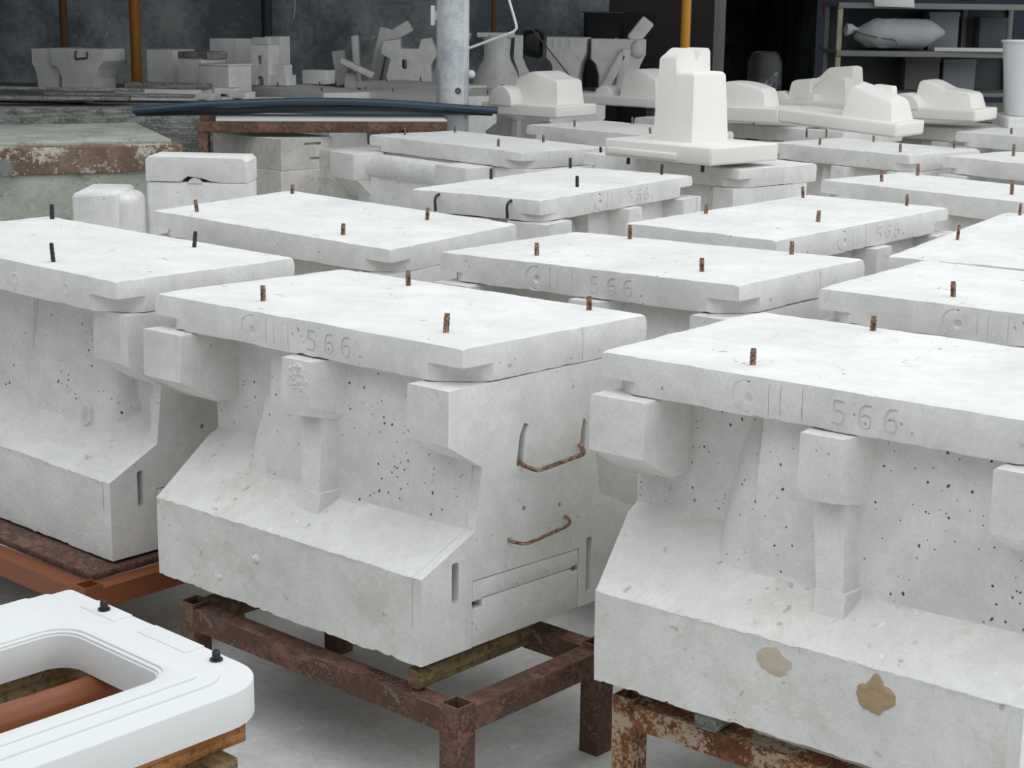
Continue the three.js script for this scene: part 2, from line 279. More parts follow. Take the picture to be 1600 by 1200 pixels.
function take(g, list) {
  const o = new THREE.BufferGeometry();
  for (const [k, w] of [['position', 3], ['normal', 3], ['uv', 2]]) { const a = g.attributes[k].array, d = new Float32Array(list.length * 3 * w); list.forEach((i, n) => d.set(a.subarray(i * w, (i + 3) * w), n * 3 * w)); o.setAttribute(k, new THREE.BufferAttribute(d, w)); }
  return o;
}
// the slab's upper face wears the trowelled white material, the rest the cast one
function slabParts(seed, opt) {
  const g = finish(slabGeo(seed, opt), 0.5, 1, [seed * 0.137, seed * 0.291]);
  const p = g.attributes.position, nrm = g.attributes.normal, order = { top: [], side: [] };
  for (let i = 0; i < p.count; i += 3) { const up = (p.getY(i) + p.getY(i + 1) + p.getY(i + 2)) / 3 > ST - 0.004 && (nrm.getY(i) + nrm.getY(i + 1) + nrm.getY(i + 2)) > 1.8; (up ? order.top : order.side).push(i); }
  return mergeGeometries([take(g, order.side), take(g, order.top)], true);
}
const slabMat = [M.plaster, M.top];

// body: s along the length, w into the depth from the marked face, y up from the underside
const BY = MH - ST;                                               // 0.55
const ledge = (y) => (y < 0.183 ? -0.114 : -0.114 + (y - 0.183) / 0.43);
function wallMarked(s, y) {
  const main = 0.03 + 0.09 * (y - 0.25) + 0.009 * step(0.62, 0.9, s), edge = 0.0395 + 0.146 * (y - 0.249);
  if (s > 0.94) return main + (edge - main) * step(0.94, 0.972, s);
  if (s >= 0.36) return main;
  const rec = 0.135, lean = 0.014 + Math.max(0, y - 0.2) * 0.33, R = 0.1 - 0.06 * (y - 0.2), t = clamp((0.335 - s) / R, 0, 1);
  return Math.min(rec, lean + 0.1 * (1 - Math.sqrt(1 - t * t * 0.999)));
}
function wallPlain(s, y) {                                        // the other model: the buttress stands towards the far end
  const main = 0.05 + 0.1 * (y - 0.25);
  if (s < 0.5) return main + 0.02 * step(0.2, 0.45, s) * (1 - step(0.45, 0.5, s));
  if (s > 0.955) return 0.06 + 0.02 * (y - 0.25);
  const rec = 0.125, lean = 0.03 + Math.max(0, y - 0.2) * 0.2, R = 0.16 - 0.12 * (y - 0.2), t = clamp((s - 0.7) / R, 0, 1);
  return Math.min(rec, lean + 0.1 * (1 - Math.sqrt(1 - t ** 6 * 0.999)));
}
function bodyFront(seed, wall, s0, ds, dy, extra = [], slant = 1) {
  const S = [], Y = [];
  for (let s = s0; s < 0.9749; s += ds) S.push(s); S.push(0.975);
  for (const e of extra) S.push(e - 0.0006, e + 0.0006); S.sort((a, b) => a - b);
  for (let y = 0; y < 0.1829; y += Math.max(dy, 0.012)) Y.push(y); for (let y = 0.183; y < BY - 1e-6; y += dy) Y.push(y); Y.push(BY);
  const pos = [], idx = [], n = Y.length;
  S.forEach((s) => Y.forEach((y, j) => {
    let w = Math.min(ledge(y), wall(s, y)); const f = 0.0016 * noise3(s * 14 + seed, y * 14, 1) + 0.0006 * noise3(s * 60, y * 60 + seed, 3);
    w += f; let yy = y;
    if (Math.abs(y - 0.183) < 1e-6) { w -= 0.0028 * Math.max(0, noise3(s * 60 + seed, 2, 2)); yy += 0.0016 * noise3(s * 70, 7 + seed, 1) + 0.0014 * noise3(s * 15, 3 + seed, 1); }
    if (j === 0) { yy += 0.003 * Math.max(0, noise3(s * 22 + seed, 4, 4)) + 0.004 * Math.max(0, noise3(s * 70, 4, seed)) ** 2; }
    pos.push(s - 0.39 * clamp(w + 0.114, 0, 0.22) * (1 - step(s0, s0 + 0.12, s)) * slant, yy, -w);
  }));
  for (let i = 0; i < S.length - 1; i++) for (let j = 0; j < n - 1; j++) { const a = i * n + j, b = a + n; idx.push(a, b, a + 1, b, b + 1, a + 1); }
  const base = pos.length / 3; Y.forEach((y) => pos.push(s0 - 0.1 * slant, y, -0.2));                             // cap at s0
  for (let j = 0; j < n - 1; j++) idx.push(base + j, j, base + j + 1, j, j + 1, base + j + 1);
  const under = pos.length / 3; S.forEach((s) => pos.push(s, 0.004, -0.2));                          // underside
  for (let i = 0; i < S.length - 1; i++) idx.push(under + i, under + i + 1, i * n, under + i + 1, (i + 1) * n, i * n);
  const g = new THREE.BufferGeometry(); g.setAttribute('position', new THREE.Float32BufferAttribute(pos, 3)); g.setIndex(idx); return g;
}
const rrect = (a, b, c, d, r) => { const o = []; for (const [x, y, q] of [[b - r, d - r, 0], [a + r, d - r, 1], [a + r, c + r, 2], [b - r, c + r, 3]]) for (let k = 0; k <= 4; k++) { const t = (q + k / 4) * Math.PI / 2; o.push([x + r * Math.cos(t), y + r * Math.sin(t)]); } return o; };
const backHalf = [[0.2, 0.002], [0.594, 0.002], [0.594, 0.183], [0.44, 0.249], [0.421, 0.379], [0.44, BY], [0.2, BY]];
const endProfile = [[-0.114, 0.002], [0.032, 0.002], [0.032, 0.146], [0.375, 0.138], [0.375, 0.002], [0.594, 0.002], [0.594, 0.183], [0.44, 0.249], [0.421, 0.379], [0.52, 0.438], [0.52, BY], [-0.04, BY], [-0.04, 0.438], [0.059, 0.379], [0.04, 0.249], [-0.114, 0.183]];
const endHoles = [rrect(0.184, 0.195, 0.262, 0.272, 0.004), rrect(0.3, 0.311, 0.245, 0.256, 0.004), rrect(-0.028, -0.008, 0.11, 0.196, 0.006), rrect(0.4, 0.418, 0.028, 0.156, 0.006), [[0.163, 0.36], [0.182, 0.364], [0.19, 0.43], [0.2, 0.446], [0.186, 0.45], [0.172, 0.425]], [[0.368, 0.345], [0.384, 0.35], [0.39, 0.42], [0.38, 0.43], [0.372, 0.4]]];
const corbelEnd = [[-0.036, BY - 0.001], [-0.038, 0.438], [0.07, 0.378], [0.15, 0.378], [0.15, BY - 0.001]];
const corbelFar = [[0.22, BY - 0.002], [0.22, 0.38], [0.415, 0.38], [0.518, 0.438], [0.518, BY - 0.002]];

function splitBy(g, test) {
  const p = g.attributes.position, yes = [], no = [];
  for (let i = 0; i < p.count; i += 3) (test((p.getX(i) + p.getX(i + 1) + p.getX(i + 2)) / 3, (p.getY(i) + p.getY(i + 1) + p.getY(i + 2)) / 3, (p.getZ(i) + p.getZ(i + 1) + p.getZ(i + 2)) / 3) ? yes : no).push(i);
  return [yes, no].map((l) => take(g, l));
}
const bodyCache = {};
function bodySet(kind) {                                          // kinds: near (fine), far (coarse), plain (other model, fine), plainFar
  if (bodyCache[kind]) return bodyCache[kind];
  const fine = kind === 'near' || kind === 'plain' || kind === 'nearB', other = kind.startsWith('plain'), seed = { near: 1, nearB: 7, far: 2, plain: 3, plainFar: 4 }[kind];
  const s0 = other ? 0.14 : kind === 'nearB' ? 0.09 : 0.145, o = {};
  const front = bodyFront(seed, other ? wallPlain : wallMarked, s0, fine ? 0.0055 : 0.03, fine ? 0.0055 : 0.03, other ? [0.5, 0.955] : [0.36], other ? 0 : 1);
  const whole = finish(join([front, along(extrude(backHalf, 0.975 - s0 + 0.1), s0 - 0.1)]), 0.62, 1, [seed * 0.31, seed * 0.17]);
  if (!fine) o.base = whole; else [o.wall, o.base] = splitBy(whole, (x, y, z) => y > 0.19 && -z < ledge(y) - 0.004 && -z < 0.19);
  o.end = finish(along(extrude(endProfile, 0.026, 0, fine ? endHoles : []), 0.974), 0.5, 1, [seed * 0.2, 0.1]);
  const lower = fine ? [[0.0345, 0.002], [0.3725, 0.002], [0.3725, 0.088], [0.35, 0.088], [0.35, 0.096], [0.064, 0.1], [0.064, 0.084], [0.0345, 0.084]] : [[0.0345, 0.002], [0.3725, 0.002], [0.3725, 0.096], [0.0345, 0.1]];
  const upper = fine ? [[0.0345, 0.1], [0.06, 0.1], [0.064, 0.102], [0.35, 0.098], [0.352, 0.1], [0.3725, 0.102], [0.3725, 0.136], [0.0345, 0.1435]] : [[0.0345, 0.102], [0.3725, 0.098], [0.3725, 0.136], [0.0345, 0.1435]];
  if (fine) { const pts = []; for (let i = 0; i <= 60; i++) { const q = s0 + (0.985 - s0) * i / 60; pts.push([q, 0.1825 + 0.0012 * noise3(q * 40, seed, 1), 0.1138 + 0.001 * noise3(q * 33, 5, seed)]); } const g = tube(pts, 0.002, 240, 5); const p = g.attributes.position; for (let i = 0; i < p.count; i++) { const x = p.getX(i), k = 0.0014 * noise3(x * 55, seed, 8) - 0.0006; p.setXYZ(i, x, p.getY(i) + k * 1.5, p.getZ(i) + k * 1.6); } o.flash = finish(g, 0.9); }
  o.panels = [lower, upper].map((q) => finish(along(extrude(q, 0.024, 0.0016), 0.975), 0.5, 1, [0.3, seed * 0.2]));
  const cEnd = (a, b) => finish(rough(along(extrude(corbelEnd, b - a, 0.007), a), 0.0012, 30, seed), 0.7, 1, [a, seed * 0.3]);
  const cFar = (a, b) => along(extrude(corbelFar, b - a, 0.004), a);
  o.corbels = other ? [finish(rough(along(extrude(corbelEnd, 0.1335, 0.014), 0.865), 0.0008, 20, 2), 0.8), cEnd(0.0, 0.13)] : [cEnd(0.878, 0.9985), cEnd(0.002, 0.142)];
  o.back = [finish(cFar(0.0, 0.14), 0.5), finish(cFar(0.88, 0.972), 0.5)];
  if (!other) {
    const mid = [[0.497, 0.549, 0.034], [0.497, 0.452, 0.036], [0.52, 0.43, 0.036], [0.568, 0.43, 0.034], [0.588, 0.452, 0.034], [0.588, 0.549, 0.032], [0.486, 0.549, -0.1], [0.486, 0.41, -0.07], [0.592, 0.405, -0.07], [0.61, 0.42, -0.08], [0.61, 0.549, -0.1]];
    o.corbels.push(finish(hull(mid), 0.3, 1, [0.4, 0.1]));
    o.fin = finish(join([hull([[0.503, 0.43, -0.012], [0.575, 0.43, -0.012], [0.498, 0.43, -0.1], [0.584, 0.43, -0.1], [0.548, 0.212, 0.026], [0.6, 0.212, 0.026], [0.54, 0.2, -0.1], [0.612, 0.2, -0.1]]), hull([[0.536, 0.262, 0.02], [0.602, 0.262, 0.02], [0.54, 0.262, -0.09], [0.612, 0.262, -0.09], [0.545, 0.2, 0.036], [0.606, 0.2, 0.036], [0.538, 0.2, -0.09], [0.616, 0.2, -0.09]])]), 0.3);
  }
  return (bodyCache[kind] = o);
}
const rodGeo = finish(join([new THREE.CylinderGeometry(0.0058, 0.0062, 0.044, 10).translate(0, 0.018, 0), new THREE.CylinderGeometry(0.0066, 0.0066, 0.004, 10).translate(0, 0.02, 0), new THREE.CylinderGeometry(0.0066, 0.0066, 0.004, 10).translate(0, 0.03, 0), new THREE.CylinderGeometry(0.0066, 0.0066, 0.004, 10).translate(0, 0.01, 0)]), 0.8, 2);
const handleHigh = finish(tube([[0.98, 0.378, -0.176], [1.0, 0.366, -0.176], [1.03, 0.355, -0.19], [1.036, 0.356, -0.215], [1.034, 0.36, -0.3], [1.03, 0.362, -0.345], [1.012, 0.37, -0.36], [0.985, 0.376, -0.378]], 0.0046, 40, 8), 0.8, 3);
const handleLow = finish(tube([[0.985, 0.14, -0.142], [1.008, 0.132, -0.143], [1.03, 0.128, -0.16], [1.034, 0.13, -0.18], [1.03, 0.135, -0.27], [1.024, 0.138, -0.31], [1.008, 0.145, -0.322], [0.985, 0.146, -0.323]], 0.004, 40, 8).translate(0, 0.075, 0), 0.8, 3);
const slabs = { marked: [1, 2, 3].map((s) => slabParts(s, {})), bare: [4, 5].map((s) => slabParts(s, { marked: false, chips: 9 })) };
const defaultRods = [[0.29, 0.095], [0.85, 0.105], [0.32, 0.515], [0.87, 0.535]];

function mould(label, [x, z], yawDeg, { L = 1, W = 0.6, dh = 0, tilt = [0, 0], kind = 'far', slab = slabs.marked[0], rods = defaultRods, rodMat = M.rodRust, turned = false, handles = false, bodyMat = M.plaster, slabMats = slabMat, group = 'plaster moulds standing in rows', rodH = 1, seed = 1, sy = 1, shift = 0, name = 'plaster_mould' } = {}) {
  let a = yawDeg * D2R, px = x, pz = z;
  if (turned) { px += Math.cos(a) * W; pz -= Math.sin(a) * W; a += Math.PI / 2; }
  const o = thing(name, label, 'mould', [px, TOP - MH * sy + dh, pz], a, group);
  if (tilt[0] || tilt[1]) {
    const q = new THREE.Quaternion().setFromUnitVectors(V(0, 1, 0), V(-tilt[0], 1, -tilt[1]).normalize());
    o.quaternion.premultiply(q);
  }
  o.scale.set(L, sy, W / 0.6);
  const b = bodySet(kind), r = rng(seed * 77);
  const fin = (n, g, m) => { const k = part(n, g, m, o); k.position.z = -shift; return k; };
  const sl = fin('top_slab', slab, slabMats); sl.position.set(0, BY, 0);
  if (b.wall) fin('wall', b.wall, bodyMat === M.plaster ? M.pitted : bodyMat); fin('base', b.base, b.wall ? M.scuffed : bodyMat); fin('end_face', b.end, bodyMat);
  for (const g of b.panels) fin('end_panel', g, bodyMat);
  for (const g of b.corbels) fin('corbel', g, bodyMat);
  for (const g of b.back) fin('corbel', g, bodyMat);
  if (b.fin) fin('fin', b.fin, bodyMat);
  if (b.flash) fin('flash_line', b.flash, bodyMat);
  for (const [s, w] of rods) { const k = part('rod', rodGeo, rodMat, sl); k.position.set(s, ST - 0.004, -w); k.rotation.set((r() - 0.5) * 0.16, r() * 6, (r() - 0.5) * 0.16); k.scale.set(1 / L, rodH * (0.85 + 0.3 * r()), 0.6 / W); }
  if (handles) { fin('handle', handleHigh, M.rodRust); fin('handle', handleLow, M.rodRust); }
  return o;
}
const mA = mould('plaster mould marked 566 with two rusty end handles, beside the white casting with an opening', [-0.846, -3.824], -41.56, { dh: -0.0097, tilt: [-0.0016, 0.0194], kind: 'near', slab: slabs.marked[0], rods: [[0.278, 0.101], [0.848, 0.109], [0.336, 0.509], [0.875, 0.545]], handles: true, seed: 1 });
const mP = mould('plaster mould marked 566 with a brown clay patch on its base', [0.173, -3.174], -39.14, { dh: 0.0014, L: 0.945, tilt: [0.0029, 0.0075], kind: 'nearB', slab: slabs.marked[1], rods: [[0.315, 0.082], [0.92, 0.1], [0.322, 0.552], [0.92, 0.54]], seed: 2 });
const mC = mould('unmarked plaster mould with black rods on an orange steel stand', [-1.798, -4.647], -42.31, { dh: 0.0099, L: 1.162, W: 0.553, sy: 1.092, shift: 0.068, kind: 'plain', slab: slabs.bare[0], rods: [[0.691, 0.065], [0.068, 0.56], [0.72, 0.512]], rodMat: M.rodBlack, seed: 3, rodH: 1.1 });
const mD = mould('plaster mould with a gouged slab edge in front of the cracked white block', [-1.185, -5.315], -32.76, { dh: 0.0013, L: 0.961, W: 0.684, tilt: [-0.0331, -0.03], kind: 'plainFar', slab: slabs.bare[1], rods: [[0.13, 0.07], [0.07, 0.54], [0.74, 0.08], [0.75, 0.45]], seed: 4 });
mould('plaster mould marked 566 standing behind the one with end handles', [-0.196, -4.574], -41.31, { dh: -0.0158, tilt: [0.0195, 0.0155], kind: 'far', slab: slabs.marked[2], rods: [[0.274, 0.1], [0.255, 0.54], [0.799, 0.13], [0.8, 0.55]], seed: 5 });
mould('plaster mould marked 566 with one rod, behind the clay patched mould', [0.734, -3.943], -38.15, { dh: 0.0028, kind: 'far', slab: slabs.marked[0], rods: [[0.304, 0.094], [0.85, 0.1]], seed: 6 });
mould('turned plaster mould marked 566 with four dark brown rods', [0.34, -5.087], -40.02, { dh: 0.0052, L: 1.1045, W: 0.546, turned: true, slab: slabs.marked[1], rods: [[0.332, 0.54], [0.9, 0.55], [0.399, 0.134], [0.94, 0.137]], seed: 7 });
const mF = mould('turned plaster mould marked 566 with black rods and hooks on its end', [-0.376, -5.968], -34.29, { dh: 0.0049, L: 1.092, W: 0.564, turned: true, slab: slabs.marked[2], rods: [[0.416, 0.56], [0.93, 0.56], [0.399, 0.135], [0.94, 0.113]], rodMat: M.rodBlack, seed: 8 });
mould('turned plaster mould joined edge to edge behind a marked slab', [1.02, -4.49], -31, { L: 1.2, W: 0.55, turned: true, slab: slabs.bare[0], rods: [[0.366, 0.53], [0.95, 0.53]], seed: 9 });
{
  const o = thing('plaster_mould', 'plaster mould with a horizontal round ridge, in front of the grey column', 'mould', [-0.74, 0, -8.45], -50 * D2R, 'plaster moulds standing in rows'); o.scale.set(1.2, 1, 0.92);
  part('top_slab', slabs.bare[0], slabMat, o).position.y = TOP - ST;
  part('body', finish(rbox(0.02, 1, 0, TOP - ST, -0.5, -0.02, 0.006), 0.6), M.plaster, o);
  part('corbel', finish(rbox(-0.08, 0.1, 0.72, 0.853, -0.02, 0.19, 0.006), 0.6), M.plaster, o);
  part('corbel', finish(rbox(0.62, 0.82, 0.72, 0.853, -0.02, 0.16, 0.006), 0.6), M.plaster, o);
  part('haunch', finish(along(extrude([[-0.17, 0.72], [-0.05, 0.62], [0.0, 0.62], [0.02, 0.72]], 0.18, 0.004), -0.08), 0.5), M.plaster, o);
  part('ridge', finish(new THREE.CylinderGeometry(0.06, 0.06, 0.56, 24).rotateZ(Math.PI / 2).translate(0.36, 0.79, 0.05), 0.8), M.plaster, o);
  part('apron', finish(rbox(0.0, 1.0, 0, 0.74, -0.02, 0.08, 0.01), 0.6), M.plaster, o);
  for (const [s, w] of [[0.1, 0.15], [0.1, 0.5], [0.75, 0.12], [0.7, 0.48]]) { const k = part('rod', rodGeo, M.rodRust, o); k.position.set(s, TOP - 0.004, -w); }
}
mould('plaster mould behind the tall core, beside the rounded lobed core', [0.06, -9.29], -48, { slab: slabs.bare[1], seed: 11 });
mould('plaster mould carrying the tall white core', [0.31, -7.57], -49.6, { L: 0.95, W: 0.5, slab: slabs.bare[0], rods: [[0.05, 0.08], [0.62, 0.06]], rodMat: M.rodBlack, rodH: 0.8, seed: 12 });
mould('plaster mould with a small staple lying on it, beside the tall core', [1.26, -8.27], -50, { L: 0.85, W: 0.55, slab: slabs.bare[1], seed: 13 });
mould('plaster mould with thin rods, behind the turned mould with brown rods', [1.2, -6.51], -50, { W: 0.5, slab: slabs.bare[0], rods: [[0.2, 0.15], [0.132, 0.53], [0.752, 0.2]], seed: 14, rodH: 1.3 });
mould('plaster mould with one long dark rod, near the tilted core', [1.96, -7.63], -52, { W: 0.5, slab: slabs.bare[1], rods: [[0.2, 0.3], [0.7, 0.1]], rodH: 1.5, seed: 15 });
mould('plaster mould in front of the saddle topped core and bucket', [2.41, -9.15], -50, { slab: slabs.bare[0], seed: 16 });
mould('plaster mould with a long narrow slab behind the pipes', [-2.12, -13.3], -55, { L: 1.25, W: 0.5, dh: -0.005, slab: slabs.bare[1], seed: 17 });
mould('plaster mould behind the blue pipes, next to the column', [-1.16, -12.6], -52, { slab: slabs.bare[0], seed: 18 });
mould('plaster mould beneath the heap of broken moulds', [-1.3, -13.6], -42, { W: 0.5, dh: 0.02, slab: slabs.bare[1], seed: 19 });
mould('plaster mould behind the first lobed core', [-0.36, -13.1], -50, { slab: slabs.bare[0], seed: 20 });
mould('plaster mould beneath the second lobed core', [0.75, -10.6], -46, { dh: -0.04, slab: slabs.bare[1], seed: 21 });
mould('plaster mould beneath the short square core', [1.15, -10.1], -46, { dh: -0.03, slab: slabs.bare[0], seed: 22 });
mould('plaster mould beneath the saddle topped core', [2.2, -10.4], -50, { dh: -0.04, slab: slabs.bare[1], seed: 23, rods: [[0.1, 0.1]] });

// extra pieces on single moulds
function blob(r, h, seed) {                                       // flat lump with an uneven outline, facing +z
  const q = new THREE.RingGeometry(0.001, 1, 40, 6), p = q.attributes.position;
  for (let i = 0; i < p.count; i++) { const x = p.getX(i), y = p.getY(i), d = Math.hypot(x, y), a = Math.atan2(y, x), k = r * (1 + 0.22 * noise3(Math.cos(a) * 1.6 + seed, Math.sin(a) * 1.6, seed) + 0.1 * noise3(Math.cos(a) * 5, Math.sin(a) * 5, seed)); p.setXYZ(i, x * k, y * k, h * (1 - d ** 6) * (0.8 + 0.5 * noise3(x * 3 + seed, y * 3, 1)) - 0.001); }
  return q;
}
part('clay_patch', finish(blob(0.034, 0.005, 3), 0.3), M.clay, mP).position.set(0.725, 0.135, 0.1165);
part('clay_patch', finish(blob(0.042, 0.0025, 8).scale(1, 0.7, 1), 0.3), M.clayPale, mP).position.set(0.515, 0.14, 0.1155);
{
  const g = new THREE.PlaneGeometry(0.078, 0.07, 26, 24), p = g.attributes.position;
  for (let i = 0; i < p.count; i++) { const x = p.getX(i), y = p.getY(i), e = step(1, 0.7, Math.hypot(x / 0.04, y / 0.036)); p.setZ(i, -0.003 + e * (0.004 + 0.004 * noise3(x * 130, y * 130, 2) + 0.003 * noise3(x * 300, y * 300, 5))); }
  part('chipped_face', finish(g.translate(0.548, 0.512, 0.0345), 0.5), M.plaster, mA);
}
part('plaster_crumb', finish(rough(new THREE.IcosahedronGeometry(0.009, 1), 0.003, 120), 0.2), M.plaster, mA).position.set(0.5, 0.115, 0.117);
part('plaster_crumb', finish(rough(new THREE.IcosahedronGeometry(0.006, 1), 0.003, 120, 5), 0.2), M.plaster, mA).position.set(0.37, 0.045, 0.116);
for (const z of [-0.13, -0.46]) part('hook', finish(tube([[0.01, 0.62, z], [-0.012, 0.615, z], [-0.022, 0.6, z], [-0.02, 0.575, z], [-0.02, 0.56, z]], 0.005, 20, 7), 0.8, 3), M.rodBlack, mF);
for (const [s, y] of [[0.62, 0.588], [0.82, 0.59]]) part('stamp', finish(new THREE.TorusGeometry(0.012, 0.003, 6, 18), 0.8), M.plaster, mC).position.set(s, y, 0.0);
part('stamp', finish(new THREE.TorusGeometry(0.02, 0.003, 6, 18).scale(0.8, 1.2, 1).rotateX(-0.2), 0.8), M.plaster, mC).position.set(0.745, 0.27, -0.1);

// ---------------------------------------------------------------- steel stands and timber under the moulds
function squareTube(len, a = 0.05, t = 0.004) { const h = a / 2, k = h - t; return extrude([[-h, -h], [h, -h], [h, h], [-h, h]], len, 0, [[[-k, -k], [-k, k], [k, k], [k, -k]]]); }
function stand(label, [x, z], yawDeg, len, wid, top, mat, group, name = 'steel_stand', size = 0.05) {       // corner nearest the lane, then along -x and -z
  const o = thing(name, label, 'stand', [x, 0, z], yawDeg * D2R, group);
  const leg = finish(squareTube(top + 0.006, size).rotateX(-Math.PI / 2), 0.3), h = size / 2;
  for (const [lx, lz] of [[0, 0], [-len, 0], [0, -wid], [-len, -wid]]) part('leg', leg, mat, o).position.set(lx, 0, lz);
  const railX = finish(squareTube(len - size - 0.001, size).rotateY(-Math.PI / 2), 0.3), railZ = finish(squareTube(wid - size - 0.001, size).rotateY(Math.PI), 0.3);
  for (const lz of [0, -wid]) part('rail', railX, mat, o).position.set(-h, top - h - 0.004, lz);
  for (const lx of [0, -len]) part('rail', railZ, mat, o).position.set(lx, top - h - 0.004, -h);
  return o;
}
function batten(label, [x, z], yawDeg, len, y0, h, w, mat, group) { return single('timber_batten', label, 'timber', finish(rbox(-len / 2, len / 2, 0, h, -w / 2, w / 2, 0.004)), mat, [x, y0, z], yawDeg * D2R, group); }
stand('brown rusty tube stand under the mould with end handles', [-0.1, -3.035], -41.6, 0.83, 0.44, 0.248, M.rust);
batten('yellowed timber batten under the end of the handled mould', [-0.08, -3.24], 48.4, 0.34, 0.248, 0.042, 0.03, M.wood);
batten('grey timber batten under the middle of the handled mould', [-0.29, -3.6], 48.4, 0.36, 0.248, 0.042, 0.05, M.greyWood);
stand('whitish rusted tube stand under the clay patched mould', [0.243 + 0.777 * 0.8, -3.078 + 0.629 * 0.8], -39.1, 0.8, 0.44, 0.252, M.rustWhite);
batten('dark timber batten on the stand of the clay patched mould', [0.5, -3.08], 50.9, 0.4, 0.252, 0.046, 0.05, M.greyWood);
batten('dark timber batten beside another on the clay patched stand', [0.8, -2.86], 50.9, 0.36, 0.252, 0.046, 0.05, M.greyWood);
for (const [l, x, z, a, len, wid] of [
  ['rusty tube stand under the mould with a gouged slab edge', -1.185, -5.315, -32.76, 0.9, 0.5], ['rusty tube stand under the marked mould behind the handled one', -0.196, -4.574, -41.31, 0.9, 0.44], ['rusty tube stand behind the clay patched mould', 0.734, -3.943, -38.15, 0.9, 0.44],
  ['rusty tube stand under the turned mould with dark brown rods', 0.34 + 0.418, -5.087 + 0.351, 49.98, 1.0, 0.42], ['rusty tube stand under the turned mould with hooks', -0.376 + 0.466, -5.968 + 0.318, 55.71, 1.0, 0.42], ['rusty tube stand under the edge to edge turned mould', 1.02 + 0.471, -4.49 + 0.283, 59, 1.05, 0.42],
  ['rusty tube stand under the mould carrying the tall core', 0.31, -7.57, -49.6, 0.85, 0.38], ['rusty tube stand under the mould with the wire staple', 1.26, -8.27, -50, 0.75, 0.4], ['rusty tube stand under the mould with thin rods', 1.2, -6.51, -50, 0.9, 0.38]]) {
  const c = Math.cos(a * D2R), n = Math.sin(a * D2R), q = len + 0.04, w = 0.06;
  stand(l, [x + c * q - n * w, z - n * q - c * w], a, len - 0.1, wid - 0.04, 0.278, M.rust, 'tube stands beneath the rows of moulds');
}
{
  const o = stand('orange brown tube stand with a rusty deck under the black rodded mould', [-1.0, -3.72], -42, 1.0, 0.42, 0.235, M.orangePaint);
  part('deck_sheet', finish(rbox(-0.97, -0.03, 0.232, 0.25, -0.44, -0.03, 0.003)), M.rust, o);
}

// ---------------------------------------------------------------- white casting with an opening lying on timbers
{
  const o = thing('plaster_casting', 'smooth white plaster casting with a rounded opening and two black plugs', 'casting', [-0.879, 0.378, -3.137], -42.5 * D2R);
  const round = (x0, x1, y0, y1, rs) => { const q = []; const cs = [[x1, y1, 0], [x0, y1, 1], [x0, y0, 2], [x1, y0, 3]]; cs.forEach(([cx, cy, k]) => { const r = rs[k], ox = cx + (cx === x1 ? -r : r), oy = cy + (cy === y1 ? -r : r); for (let i = 0; i <= 8; i++) { const t = (k + i / 8) * Math.PI / 2; q.push([ox + r * Math.cos(t), oy + r * Math.sin(t)]); } }); return q; };
  const lay = (pts, h, y, b, holes = []) => extrude(pts, h, b, holes).rotateX(Math.PI / 2).translate(0, y + h, 0);   // shape (x, z) with z towards the lane
  const opening = (e) => round(0.19 - e, 0.505 + e, 0.135 - e, 0.95 + e, [0.03, 0.03, 0.05 + e, 0.04 + e]).reverse();
  part('base_ring', finish(lay(round(0, 0.645, 0, 1.1, [0.02, 0.02, 0.012, 0.1]), 0.066, 0, 0.003, [opening(0)]), 0.5), M.frame, o);
  part('middle_step', finish(lay(round(0.002, 0.59, 0.052, 1.09, [0.02, 0.02, 0.01, 0.06]), 0.006, 0.0645, 0.002, [opening(0.004)]), 0.5), M.frame, o);
  part('inner_step', finish(lay(round(0.004, 0.555, 0.1, 1.08, [0.02, 0.02, 0.01, 0.012]), 0.005, 0.0695, 0.0018, [opening(0.012)]), 0.5), M.frame, o);
  for (const [x0, x1] of [[0.1, 0.215], [0.29, 0.44]]) part('raised_tab', finish(rbox(x0, x1, 0.064, 0.0685, 0.001, 0.045, 0.002), 0.5), M.frame, o);
  for (const x of [0.155, 0.505]) { const k = part('plug', finish(new THREE.LatheGeometry([[0, 0], [0.012, 0], [0.012, 0.004], [0.008, 0.005], [0.0075, 0.016], [0.005, 0.02], [0, 0.021]].map((p) => new THREE.Vector2(...p)), 14), 0.5), M.blackRubber, o); k.position.set(x, x < 0.3 ? 0.0683 : 0.0655, 0.025); }
}
{
  const o = thing('timber_trestle', 'orange brown timber trestle under the white casting with an opening', 'trestle', [-0.879, 0, -3.137], -42.5 * D2R);
  for (const [x, m] of [[0.1, M.wood], [0.55, M.woodOrange]]) part('beam', finish(rbox(x - 0.03, x + 0.03, 0.31, 0.378, 0.02, 1.05, 0.004)), m, o);
  for (const z of [0.1, 0.5]) part('cross_beam', finish(rbox(0.02, 0.62, 0.25, 0.31, z - 0.03, z + 0.03, 0.004)), M.wood, o);
  for (const [x, z] of [[0.08, 0.1], [0.56, 0.1], [0.08, 0.5], [0.56, 0.5]]) part('leg', finish(rbox(x - 0.03, x + 0.03, 0, 0.25, z - 0.028, z + 0.028, 0.004)), M.woodOrange, o);
}
single('brown_pipe', 'brown glossy pipe seen through the opening of the white casting', 'pipe', finish(new THREE.CylinderGeometry(0.032, 0.032, 0.46, 24, 1, true).rotateX(Math.PI / 2).translate(0.27, 0.344, 0.3), 0.8), M.orangePaint, [-0.879, 0, -3.137], -42.5 * D2R);

